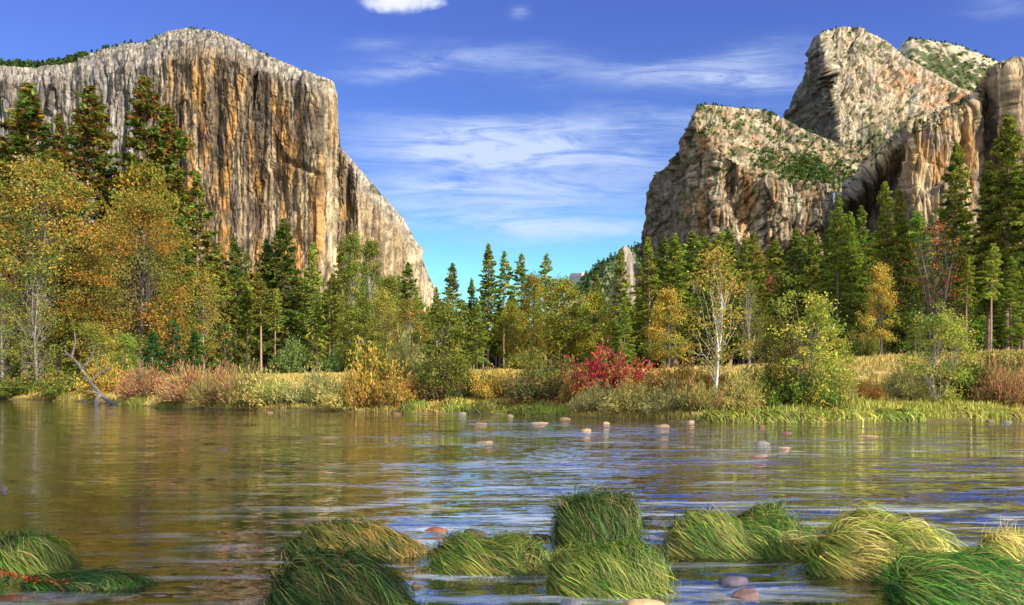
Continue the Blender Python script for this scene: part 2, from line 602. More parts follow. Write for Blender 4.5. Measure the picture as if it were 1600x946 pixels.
# ------------------------------------------------------------------ granite walls and peaks
def cliff(name, prof, x0, x1, nx, ny, base_py, depth, relief, color, mat, back=500, jag=1.5, seed=0):
    U = np.linspace(x0, x1, nx)
    top = np.interp(U, [p[0] for p in prof], [p[1] for p in prof])
    top = top + jag * fbm(U * .11, U * 0 + seed, U * 0, 4, .6) * 2
    T = np.linspace(0, 1, ny)
    PX = np.repeat(U[:, None], ny, 1)
    PY = base_py + (top[:, None] - base_py) * T[None]
    D = depth(PX, PY, top[:, None] + 0 * PX)
    P = np.stack([(PX - CX) / FPX * D, D, CAMZ + (HY - PY) / FPX * D], -1)
    N = np.cross(np.gradient(P, axis=0), np.gradient(P, axis=1))
    N /= np.linalg.norm(N, axis=2)[..., None] + 1e-9
    N = np.where(N[..., 1:2] > 0, -N, N)
    # distance measured along the foot of the wall, so that joints keep their size round corners
    global ARC
    k0 = ny // 3
    seg = np.hypot(np.diff(P[:, k0, 0]), np.diff(P[:, k0, 1]))
    ARC = np.repeat(np.concatenate([[0], np.cumsum(seg)])[:, None], ny, 1)
    d = relief(P, PX, PY, top[:, None] + 0 * PX)
    C = color(P, PX, PY, top[:, None] + 0 * PX, d)
    fade = (np.clip((PY - top[:, None]) / 9, 0, 1) * np.clip(np.minimum(U - x0, x1 - U) / 10, 0, 1)[:, None] * .9 + .1)[..., None]
    P = P + N * d[..., None] * fade
    # the top runs back, so the mass has real thickness
    r1, r2 = P[:, -1:].copy(), P[:, -1:].copy()
    r1 *= np.array([1, 1, 1.0]) * (1 + back * .1 / 2000)
    r1[..., 2] -= 4
    r2 *= (1 + back / 2000)
    r2[..., 2] = r2[..., 2] * .8
    P = np.concatenate([P, r1, r2], 1)
    C = np.concatenate([C, C[:, -1:], C[:, -1:]], 1)
    n2 = P.shape[1]
    i, j = np.meshgrid(np.arange(nx - 1), np.arange(n2 - 1), indexing='ij')
    F = np.stack([i * n2 + j, (i + 1) * n2 + j, (i + 1) * n2 + j + 1, i * n2 + j + 1], -1).reshape(-1, 4)
    add_obj(name, mesh(name, P, F, None, C.reshape(-1, 3), True, mat), kind='structure')
    return PX, PY, P[:, :ny]


def crack(P, sx, sz, seed, w):
    # thin joints: where drawn-out noise crosses zero
    n = lines(P, sx, sz, seed, 3)
    return np.exp(-(n / w) ** 2)


def terr(n, k):
    # stepped flakes with sharp edges
    t = n * k
    f = t - np.floor(t)
    return (np.floor(t) + sst(f, .7, 1.0)) / k


def facet(u, v, seed, tilt=.35):
    # angular panels: every cell of a jittered grid is a plane with its own tilt and step
    u = u + .35 * fbm(u * .9, v * .9, 0 * u + seed, 2)
    v = v + .35 * fbm(u * .9, v * .9, 0 * u + seed + 5, 2)
    iu, iv = np.floor(u).astype(int), np.floor(v).astype(int)
    best = np.full(u.shape, 1e9)
    out = np.zeros(u.shape)
    rg = np.random.default_rng(seed)
    tab = rg.random((256, 5))
    for du in (-1, 0, 1):
        for dv in (-1, 0, 1):
            h = _P[_P[(iu + du) & 255] + ((iv + dv) & 255)]
            r = tab[h]
            cu, cv = iu + du + r[..., 0], iv + dv + r[..., 1]
            d2 = (u - cu) ** 2 + (v - cv) ** 2
            val = (r[..., 2] - .5) * .5 + tilt * 2 * ((r[..., 3] - .5) * (u - cu) + (r[..., 4] - .5) * (v - cv) * .6)
            m = d2 < best
            out = np.where(m, val, out)
            best = np.minimum(best, d2)
    return out


def rough(P, seed, k=1.0, st=1.0):
    x = ARC
    z = P[..., 2]
    o = 0 * x + seed
    a = 34 * facet(x / 80, z / 170 / st, seed + 100, .6) + 15 * facet(x / 30, z / 60 / st, seed + 101, .6) + 6 * facet(x / 12, z / 26 / st, seed + 102, .6)
    b = 1.6 * ridged(x / 12, z / 55 / st, o + 5, 3) + 2.0 * fbm(x / 6, z / 14, o + 9, 3)
    c = -9 * crack(P, 46, 420, seed + 11, .03) - 6 * crack(P, 20, 150, seed + 13, .035)
    n = fbm(x / 90, z / 70, o + 17, 3)
    e = -7 * np.exp(-(n / .018) ** 2)
    return k * (a + b + .7 * c + .6 * e)


def grain(P, seed):
    x = ARC
    z = P[..., 2]
    f = .95 + 1.2 * fbm(x / 7, z / 40, 0 * x + seed, 3) + .7 * fbm(x / 6, z / 9, 0 * x + seed + 4, 3)
    f = f * (1 - .5 * np.exp(-(fbm(x / 30, z / 220, 0 * x + seed + 6, 3) / .03) ** 2))
    return np.clip(f, .3, 1.8)


GREY, CREAM, ORANGE, DARK, TAN = (.235, .205, .175), (.40, .32, .205), (.35, .185, .06), (.05, .038, .03), (.31, .225, .125)
SHRUB = (.055, .075, .018)


ARC = None


def lines(P, sx, sz, seed, o=3):
    """noise drawn out down the wall, as water stains and cracks run"""
    return fbm(ARC / sx, P[..., 2] / sz, P[..., 0] * 0 + seed, o)


EC = [(-160, 120), (-60, 110), (0, 100), (20, 102), (60, 104), (95, 98), (130, 88), (160, 76), (195, 68), (225, 66), (245, 56), (265, 48), (290, 44), (330, 47), (360, 57),
      (395, 76), (430, 92), (470, 108), (500, 119), (516, 125), (523, 131), (526, 150), (527.5, 200), (528, 228), (540, 238), (560, 262), (585, 290), (610, 320), (630, 340),
      (645, 368), (660, 405), (672, 435), (690, 470), (700, 500)]


def ec_depth(px, py, top):
    d = np.interp(px, [-160, 0, 130, 220, 300, 420, 500, 522, 527, 529, 560, 700], [2450, 2420, 2400, 2370, 2345, 2315, 2290, 2330, 2420, 2400, 2390, 2800])
    d = d + 260 * sst(-py, -620, -100) * .3
    h = np.clip(py - top, 0, 400)
    lean = np.interp(px, [0, 200, 300, 480, 527, 700], [2.0, 3.0, 4.0, 2.5, .6, 1.2])
    lw = np.interp(px, [0, 200, 300, 420, 527, 700], [25, 40, 48, 25, 10, 16])
    d = d + lean * np.clip(lw - h, 0, None) ** 1.25
    # apron at the foot
    d = d - 1.1 * np.clip(py - 330, 0, 200) * sst(px, 100, 300)
    return d


def ec_relief(P, px, py, top):
    up = sst(py - top, 2, 40)
    a = 10 * ridged(P[..., 0] / 150, P[..., 2] / 1500, P[..., 0] * 0, 3) * up + rough(P, 2, .85, 1.9) + 9 * terr(fbm(P[..., 0] / 110, P[..., 2] / 130, 0 * px + 71, 3), 6)
    b = 2 * ridged(P[..., 0] / 42 + .4 * fbm(P[..., 0] / 150, P[..., 2] / 300, 0 * px, 2), P[..., 2] / 420, P[..., 0] * 0 + 5, 3) * (.35 + .65 * up)
    c = 2.5 * fbm(P[..., 0] / 16, P[..., 2] / 60, P[..., 0] * 0 + 2, 4)
    e = 3 * fbm(P[..., 0] / 60, P[..., 2] / 45, P[..., 0] * 0 + 8, 3)
    # the big arching ledge and overhangs low on the face
    ld = py - np.interp(px, [400, 440, 500, 560, 620], [250, 248, 275, 300, 330])
    led = -16 * np.exp(-(ld / 5) ** 2) * sst(px, 430, 470) * sst(-px, -512, -490)
    cr = -18 * sst(lines(P, 40, 700, 31, 3), .26, .36) * up
    return a + b + c + e + led + cr


def ec_color(P, px, py, top, d):
    c = np.zeros(px.shape + (3,)) + np.array(TAN)
    wob = 60 * fbm(P[..., 0] / 300, P[..., 2] / 300, 0 * px + 1, 3)
    left = sst(-(px + .5 * wob) + (py - 250) * .05, -300, -215)
    c = mixc(c, CREAM, sst(lines(P, 60, 500, 1), -.05, .22) * .85)
    c = mixc(c, (.38, .20, .055), sst(lines(P, 34, 420, 2), -.08, .10) * .95 * (1 - left) * sst(py - top, 25, 90) * sst(-px, -640, -470))
    c = mixc(c, GREY, left * .85)
    c = mixc(c, (.42, .38, .32), left * sst(lines(P, 30, 200, 7), 0, .2) * .9)
    c = mixc(c, (.12, .115, .12), left * sst(lines(P, 26, 300, 8), .02, .2) * .8)
    nos = 1 - np.exp(-((px - 534) / 14) ** 2)
    c = mixc(c, GREY, sst(-(py - top), -48, -14) * .8 * nos)
    c = mixc(c, (.40, .35, .27), sst(-(py - top), -40, -4) * sst(lines(P, 20, 40, 13), -.1, .15) * .8)
    st = sst(lines(P, 11, 520, 3), .05, .2) * (.8 - .3 * left) + .8 * sst(lines(P, 60, 260, 4), .06, .26) * (1 - .7 * left) + .6 * sst(lines(P, 5.5, 300, 44), .1, .25)
    c = mixc(c, DARK, np.clip(st, 0, 1) * .88 * sst(py - top, 8, 40) * (1 - .5 * sst(px, 540, 640)))
    c = mixc(c, (.11, .085, .06), sst(fbm(P[..., 0] / 75, P[..., 2] / 130, 0 * px + 41, 5), .06, .22) * .75 * (1 - .6 * left) * sst(py - top, 10, 50))
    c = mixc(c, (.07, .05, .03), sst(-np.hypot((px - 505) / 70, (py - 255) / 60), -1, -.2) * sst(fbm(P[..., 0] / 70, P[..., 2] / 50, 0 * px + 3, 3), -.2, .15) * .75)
    c = mixc(c, (.46, .37, .23), sst(px, 495, 515) * sst(-px, -529, -526) * .8 * sst(lines(P, 12, 300, 23), -.2, .1))
    c = mixc(c, (.46, .37, .24), sst(px, 590, 660) * sst(lines(P, 25, 300, 24), -.15, .1) * .7)
    c = mixc(c, SHRUB, sst(fbm(P[..., 0] / 30, P[..., 1] / 60, P[..., 2] / 18, 4), .12, .22) * sst(-(py - top), -22, -2) * .85 * nos)
    f = grain(P, 6)
    return c * f[..., None]


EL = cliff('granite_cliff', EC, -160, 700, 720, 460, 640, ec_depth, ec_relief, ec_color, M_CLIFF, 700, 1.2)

# Lower peak on the right of the valley
LC = [(1000, 430), (1008, 395), (1012, 360), (1016, 325), (1020, 292), (1027, 270), (1040, 262), (1052, 254), (1062, 238), (1070, 212), (1078, 190), (1088, 168), (1102, 163),
      (1130, 166), (1160, 169), (1195, 172), (1222, 184), (1258, 204), (1300, 220), (1335, 236), (1360, 252), (1420, 262)]


def lc_ledge(px):
    return np.interp(px, [1000, 1060, 1085, 1110, 1150, 1190, 1230, 1300, 1420], [230, 225, 200, 215, 250, 285, 290, 300, 305])


def lc_depth(px, py, top):
    d = np.interp(px, [1000, 1022, 1060, 1085, 1120, 1200, 1290, 1300, 1420], [2450, 2350, 2200, 2020, 1950, 1955, 1975, 2000, 1960])
    k = np.clip(lc_ledge(px) - py, 0, 300)
    return d + 2.6 * k * sst(px, 1060, 1110)


def lc_relief(P, px, py, top):
    steep = sst(py - lc_ledge(px), -20, 20)
    a = 34 * ridged(ARC / 85, P[..., 2] / 600, 0 * px + 2, 3) * steep
    b = 12 * ridged(ARC / 28, P[..., 2] / 200, 0 * px + 6, 3) * (.3 + .7 * steep)
    c = 9 * fbm(P[..., 0] / 40, P[..., 1] / 80, P[..., 2] / 40, 5)
    al = np.exp(-((px - 1140 - 30 * np.sin((py - 270) / 60)) / 26) ** 2 - ((py - 330) / 60) ** 2) * -45
    # diagonal joints across the slab
    dg = -10 * sst(fbm((P[..., 0] + P[..., 2]) / 160, (P[..., 0] - P[..., 2]) / 22, 0 * px + 9, 3), .15, .3)
    return a * .5 + b * .3 + c * .4 + al + dg + rough(P, 4, 1.0) * (.45 + .55 * steep)


def lc_color(P, px, py, top, d):
    c = np.zeros(px.shape + (3,)) + np.array((.31, .23, .145))
    steep = sst(py - lc_ledge(px), -14, 14)
    n = fbm(P[..., 0] / 60, P[..., 1] / 100, P[..., 2] / 60, 5)
    c = mixc(c, (.38, .32, .21), sst(n, -.05, .2))
    c = mixc(c, ORANGE, steep * sst(lines(P, 30, 160, 22), .02, .18) * .7)
    c = mixc(c, (.34, .19, .11), (1 - steep) * sst(fbm(P[..., 0] / 45, P[..., 2] / 30, 0 * px + 12, 4), 0, .2) * .7)
    c = mixc(c, (.09, .075, .06), steep * sst(lines(P, 22, 200, 21), .08, .24) * .75)
    c = mixc(c, (.13, .115, .105), sst(-px, -1100, -1060) * .75)  # shade of the steep left side darkened into the rock colour
    g = (1 - steep) * sst(fbm(P[..., 0] / 34, P[..., 1] / 60, P[..., 2] / 22, 5), -.02, .12)
    g = np.maximum(g * .75, np.exp(-((px - 1262) / 52) ** 2 - ((py - 268 - (px - 1262) * .25) / 20) ** 2) * 1.6 * sst(n, -.25, .0))
    g = np.maximum(g, .8 * sst(fbm(P[..., 0] / 20, P[..., 1] / 40, P[..., 2] / 14, 4), .12, .2) * .9)
    c = mixc(c, SHRUB, np.clip(g, 0, .92))
    f = grain(P, 6)
    return c * f[..., None]


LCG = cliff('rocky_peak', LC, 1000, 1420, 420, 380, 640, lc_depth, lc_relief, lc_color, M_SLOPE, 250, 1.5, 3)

# Upper peak behind it, and the wooded shoulder beyond
MC = [(1215, 215), (1228, 190), (1234, 165), (1242, 143), (1256, 122), (1262, 100), (1266, 76), (1272, 58), (1290, 48), (1315, 44), (1340, 47), (1370, 56), (1392, 70), (1402, 82), (1420, 92),
      (1440, 104), (1470, 120), (1500, 138), (1530, 150), (1580, 165)]


def mc_depth(px, py, top):
    e = 1288 + (py - 90) * .16
    d = 2750 + np.interp(px - e, [-80, -40, -12, 0, 60, 300], [560, 330, 130, 0, 30, 330])
    k = np.clip(210 - py, 0, 300)
    return d + 1.5 * k * sst(px - e, -8, 18) + 2.5 * np.clip(26 - (py - top), 0, None)


def mc_relief(P, px, py, top):
    a = 30 * ridged(P[..., 0] / 110 + P[..., 1] / 250, P[..., 2] / 500, 0 * px + 4, 3)
    b = 14 * ridged((P[..., 0] * .7 + P[..., 2] * .5) / 40, (P[..., 2] - P[..., 0]) / 260, 0 * px + 1, 3)
    c = 10 * fbm(P[..., 0] / 45, P[..., 1] / 80, P[..., 2] / 45, 5)
    dg = (P[..., 2] - .75 * P[..., 0])
    e = 42 * terr(fbm((P[..., 0] + .75 * P[..., 2]) / 420, dg / 80, 0 * px + 61, 3), 5) - 16 * np.exp(-(fbm((P[..., 0] + .75 * P[..., 2]) / 300, dg / 60, 0 * px + 63, 3) / .03) ** 2)
    return a * .4 + b * .25 + c * .3 + .6 * e + 38 * facet((P[..., 0] + .75 * P[..., 2]) / 330, dg / 75, 160, .5) + rough(P, 7, .7, 1.0)


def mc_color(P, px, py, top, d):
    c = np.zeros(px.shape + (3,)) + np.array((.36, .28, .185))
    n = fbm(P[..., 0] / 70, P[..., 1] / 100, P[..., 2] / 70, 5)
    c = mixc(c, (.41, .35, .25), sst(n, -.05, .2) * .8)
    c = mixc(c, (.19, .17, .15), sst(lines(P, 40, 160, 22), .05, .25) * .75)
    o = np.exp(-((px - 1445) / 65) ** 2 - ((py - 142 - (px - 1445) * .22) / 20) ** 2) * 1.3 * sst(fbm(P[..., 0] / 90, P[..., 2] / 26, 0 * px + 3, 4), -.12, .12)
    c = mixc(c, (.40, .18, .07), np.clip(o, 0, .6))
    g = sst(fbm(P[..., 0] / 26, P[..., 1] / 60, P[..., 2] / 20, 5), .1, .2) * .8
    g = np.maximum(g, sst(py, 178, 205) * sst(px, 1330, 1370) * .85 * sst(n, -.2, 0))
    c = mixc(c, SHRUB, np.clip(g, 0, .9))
    c = mixc(c, (.12, .115, .12), sst(-(px - (1288 + (py - 90) * .16)), -6, 6) * .75)  # left face painted darker: its shade is put into the colour
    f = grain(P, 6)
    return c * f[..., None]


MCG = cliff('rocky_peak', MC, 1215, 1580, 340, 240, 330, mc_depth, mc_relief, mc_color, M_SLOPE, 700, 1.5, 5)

SH = [(1395, 120), (1406, 82), (1412, 64), (1425, 61), (1450, 63), (1475, 67), (1500, 72), (1530, 84), (1560, 97), (1590, 112), (1660, 130)]


def sh_color(P, px, py, top, d):
    c = np.zeros(px.shape + (3,)) + np.array((.45, .38, .26))
    n = fbm(P[..., 0] / 60, P[..., 1] / 100, P[..., 2] / 60, 5)
    c = mixc(c, (.25, .2, .15), sst(lines(P, 30, 120, 22), .05, .25) * .7)
    g = sst(fbm(P[..., 0] / 40, P[..., 1] / 80, P[..., 2] / 26, 5) + sst(py - top, 8, 34) * .3 + .1 * sst(px, 1420, 1450), .1, .26)
    return mixc(c, SHRUB, g * .92) * (.75 + .4 * sst(n, -.3, .3))[..., None]


SHG = cliff('rocky_hill', SH, 1395, 1660, 240, 120, 210, lambda px, py, top: 3300 + 3.5 * np.clip(150 - py, -100, 90) + np.interp(px, [1395, 1425, 1660], [180, 0, 60]),
            lambda P, px, py, top: 22 * fbm(P[..., 0] / 80, P[..., 1] / 80, P[..., 2] / 80, 5) + 10 * ridged(P[..., 0] / 40, P[..., 2] / 160, 0 * px, 2), sh_color, M_SLOPE, 600, 1.5, 8)

# Near wall on the right, with the waterfall's alcove at its left end
RW = [(1286, 330), (1292, 304), (1300, 300), (1318, 299), (1332, 282), (1350, 256), (1368, 238), (1392, 214), (1410, 198), (1430, 184), (1455, 178), (1480, 168), (1503, 155), (1515, 150),
      (1524, 139), (1535, 122), (1548, 112), (1560, 106), (1570, 97), (1582, 91), (1600, 90), (1640, 96), (1760, 180)]


def rw_depth(px, py, top):
    d = np.interp(px, [1286, 1300, 1322, 1405, 1416, 1425, 1470, 1512, 1520, 1530, 1558, 1566, 1580, 1760], [1760, 1830, 1800, 1640, 1550, 1480, 1482, 1495, 1500, 1560, 1575, 1500, 1480, 1520])
    sh = sst(py - (225 + (px - 1400) * -1.1), 0, 60)
    d = np.where(px < 1420, 1560 + (d - 1560) * (.35 + .65 * sh), d)
    return d + 2.2 * np.clip(22 - (py - top), 0, None)


def rw_relief(P, px, py, top):
    up = sst(py - top, 2, 25)
    a = 20 * ridged(P[..., 0] / 55, P[..., 2] / 900, 0 * px + 3, 2) * (.3 + .7 * up)
    b = 8 * ridged(P[..., 0] / 20, P[..., 2] / 200, 0 * px + 7, 3)
    c = 6 * fbm(P[..., 0] / 24, P[..., 2] / 40, 0 * px + 1, 5)
    rib = np.interp(px, [1535, 1541, 1546, 1552], [0, 24, 24, 0]) * up
    return a * .6 + b * .3 + c * .4 + rib + rough(P, 9, .85, 2.0) - 14 * sst(lines(P, 22, 260, 33), .2, .3)


def rw_color(P, px, py, top, d):
    c = np.zeros(px.shape + (3,)) + np.array((.38, .28, .16))
    n = fbm(P[..., 0] / 50, P[..., 1] / 80, P[..., 2] / 50, 5)
    c = mixc(c, (.48, .37, .20), sst(lines(P, 24, 300, 2), -.05, .2) * .9)
    c = mixc(c, ORANGE, sst(lines(P, 20, 160, 5), .05, .2) * .8 * sst(px, 1400, 1440))
    c = mixc(c, GREY, sst(n, .0, .25) * .6)
    c = mixc(c, (.09, .07, .06), sst(lines(P, 14, 220, 12), .12, .26) * .75)
    c = mixc(c, (.15, .15, .165), sst(-px, -1412, -1396) * sst(py, 250, 300) * .6)  # bluish shade of the left-facing part put into the colour
    c = mixc(c, (.05, .04, .04), np.exp(-((px - 1546) / 16) ** 2) * sst(py - top, 15, 60) * .55)
    g = sst(fbm(P[..., 0] / 18, P[..., 1] / 40, P[..., 2] / 14, 4), .16, .24) * sst(-(py - top), -70, -10)
    c = mixc(c, SHRUB, g * .85)
    f = grain(P, 6)
    return c * f[..., None]


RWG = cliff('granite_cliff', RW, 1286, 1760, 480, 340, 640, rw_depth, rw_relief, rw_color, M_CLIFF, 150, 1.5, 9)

# Far ridge with its grey pinnacle, and the sunlit dome tip far up the valley
RD = [(880, 470), (900, 446), (915, 428), (940, 410), (965, 397), (985, 388), (1010, 376), (1060, 360)]


def rd_color(P, px, py, top, d):
    n = fbm(P[..., 0] / 60, P[..., 2] / 60, 0 * px, 5)
    c = np.zeros(px.shape + (3,)) + np.array((.075, .11, .045))
    c = mixc(c, (.22, .23, .11), sst(n, 0, .2) * .8)
    return c


RDG = cliff('wooded_ridge', RD, 880, 1060, 160, 140, 640, lambda px, py, top: 2650 + 2.2 * (640 - py), lambda P, px, py, top: 30 * fbm(P[..., 0] / 120, P[..., 1] / 120, P[..., 2] / 120, 5),
            rd_color, M_SLOPE, 600, 1.5, 12)
SPI = [(950, 470), (962, 430), (966, 400), (970, 388), (976, 384), (983, 388), (989, 400), (994, 416), (1002, 450), (1010, 470)]
cliff('rock_pinnacle', SPI, 950, 1010, 90, 120, 640, lambda px, py, top: 2000 + 2.4 * np.abs(px - 975) ** 1.2 + np.where(px < 970, (970 - px) * 10, 0),
      lambda P, px, py, top: 12 * ridged(P[..., 0] / 30, P[..., 2] / 200, 0 * px, 3) + 6 * fbm(P[..., 0] / 20, P[..., 2] / 30, 0 * px, 4),
      lambda P, px, py, top, d: mixc(np.zeros(px.shape + (3,)) + np.array((.34, .29, .24)), (.14, .12, .12), sst(lines(P, 16, 160, 3), 0, .2) * .8), M_CLIFF, 300, 1)
HD = [(884, 470), (888, 440), (890, 428), (894, 426.5), (904, 427), (912, 426), (916, 428), (930, 440), (960, 470)]
cliff('distant_dome', HD, 884, 960, 60, 50, 640, lambda px, py, top: 9000 + np.interp(px, [884, 908, 960], [1200, 0, 200]), lambda P, px, py, top: 20 * fbm(P[..., 0] / 90, P[..., 2] / 90, 0 * px, 4),
      lambda P, px, py, top, d: mixc(np.zeros(px.shape + (3,)) + np.array((.42, .4, .42)), (.6, .47, .26), sst(-(py - top), -4.5, -2)), M_CLIFF, 300, .3)


def waterfall():
    g = Geo()
    rng = np.random.default_rng(5)
    D = 1675.0
    for k in range(6):
        px = 1300.5 + rng.uniform(0, 4.5)
        n = 14
        py = np.linspace(301 + rng.uniform(0, 2), 352 + rng.uniform(-12, 14), n)
        x = (px - CX + np.cumsum(rng.normal(0, .25, n)) - np.linspace(0, 1.5, n)) / FPX * D
        z = CAMZ + (HY - py) / FPX * D
        y = D - 6 * np.sqrt(np.linspace(0, 1, n)) + rng.uniform(-3, 3)
        g.tube(np.stack([x, y + 0 * x, z], 1), np.linspace(.7, 1.9, n), (.7, .73, .78), 5)
    m, gg, b = mat_base('falling_water')
    gg.L.new(attr_col(gg), b.inputs['Base Color'])
    b.inputs['Roughness'].default_value = .6
    add_obj('waterfall', g.mesh('waterfall', m, True), kind='structure')


waterfall()


def blobs(name, centers, sizes, cols, per, rng, tall=1.0):
    """far shrubs and rim trees, too many and too small to count"""
    g = Geo()
    n = len(centers)
    c = np.repeat(centers, per, 0)
    s = np.repeat(sizes, per)
    t = rng.uniform(0, 1, n * per)
    off = rng.normal(size=(n * per, 3)) * .4
    off[:, 2] = np.abs(off[:, 2])
    if tall > 1:
        off[:, :2] *= (1 - t)[:, None] * .7 + .06
        off[:, 2] = t * tall
    c = c + off * s[:, None]
    d = rng.normal(size=(n * per, 3))
    C = np.repeat(cols, per, 0) * rng.uniform(.6, 1.4, (n * per, 1))
    g.leaves(c, d, s * .8, s * .55, C, rng)
    add_obj(name, g.mesh(name, M_LEAF), kind='stuff')


def scatter(grid, prob, rng, n):
    PX, PY, P = grid
    p = prob(PX, PY, P).ravel()
    p = np.clip(p, 0, None)
    p /= p.sum()
    idx = rng.choice(len(p), n, p=p)
    return P.reshape(-1, 3)[idx]


rng = np.random.default_rng(21)
cc, ss = [], []
pt = scatter(LCG, lambda px, py, P: (py < lc_ledge(px)) * (.05 + sst(fbm(P[..., 0] / 34, P[..., 1] / 60, P[..., 2] / 22, 5), -.02, .12)) + 4 * np.exp(-((px - 1262) / 52) ** 2 - ((py - 268 - (px - 1262) * .25) / 20) ** 2)
             + .15 * (px < 1100), rng, 1500)
cc.append(pt)
ss.append(rng.uniform(3, 7, len(pt)))
pt = scatter(MCG, lambda px, py, P: .02 + 1.5 * (py > 178) * (px > 1320) + .25 * (py < 75) * (px > 1275), rng, 500)
cc.append(pt)
ss.append(rng.uniform(4, 9, len(pt)))
pt = scatter(SHG, lambda px, py, P: .1 + sst(py, 75, 110), rng, 700)
cc.append(pt)
ss.append(rng.uniform(5, 11, len(pt)))
pt = scatter(RWG, lambda px, py, P: (py < np.interp(px, [p[0] for p in RW], [p[1] for p in RW]) + 30) * (px < 1530) * 1.0, rng, 120)
cc.append(pt)
ss.append(rng.uniform(3, 6, len(pt)))
cc, ss = np.concatenate(cc), np.concatenate(ss)
blobs('slope_shrubs', cc, ss, np.array([(.05, .085, .018)]) * rng.uniform(.6, 1.6, (len(cc), 1)) * np.stack([rng.uniform(.8, 1.5, len(cc)), np.ones(len(cc)), np.ones(len(cc))], 1), 14, rng)


def rim(grid, x0, x1, n, off):
    PX, PY, P = grid
    cols = np.where((PX[:, 0] > x0) & (PX[:, 0] < x1))[0]
    i = rng.choice(cols, n)
    return P[i, -1 - rng.integers(0, 3, n)] + np.array([0, off, -2])


cc = np.concatenate([rim(EL, -20, 135, 150, 4), rim(EL, 135, 250, 40, 3), rim(EL, 290, 420, 40, 2), rim(LCG, 1090, 1230, 50, 3), rim(SHG, 1420, 1560, 34, 3), rim(MCG, 1275, 1345, 14, 2)])
sz = np.concatenate([rng.uniform(7, 15, 150), rng.uniform(4, 10, 40), rng.uniform(3, 7, 40), rng.uniform(3, 7, 50), rng.uniform(3, 11, 34), rng.uniform(4, 7, 14)])
blobs('rim_forest', cc, sz, np.array([(.06, .09, .025)]) * rng.uniform(.5, 1.6, (len(cc), 1)), 26, rng, 1.5)
pt = scatter(RDG, lambda px, py, P: 1.0 * (py < 470), rng, 900)
blobs('ridge_forest', pt, rng.uniform(6, 12, 900), np.array([(.055, .09, .034)]) * rng.uniform(.5, 1.7, (900, 1)), 12, rng, 1.6)


rng = np.random.default_rng(77)
npx = 2600
px_ = rng.uniform(-120, 1720, npx)
Yw = rng.uniform(255, 330, npx)
cw = np.stack([(px_ - CX) / FPX * Yw, Yw, ground_z((px_ - CX) / FPX * Yw, Yw) + rng.uniform(0, 9, npx)], 1)
blobs('far_wood', cw, rng.uniform(2.5, 6, npx), np.array([(.04, .07, .018)]) * rng.uniform(.5, 1.5, (npx, 1)), 12, rng)


# ------------------------------------------------------------------ trees
def jit(base, n, rng, v=.35, h=.12):
    c = np.asarray(base)[None] * rng.uniform(1 - v, 1 + v, (n, 1))
    return c * rng.uniform(1 - h, 1 + h, (n, 3))


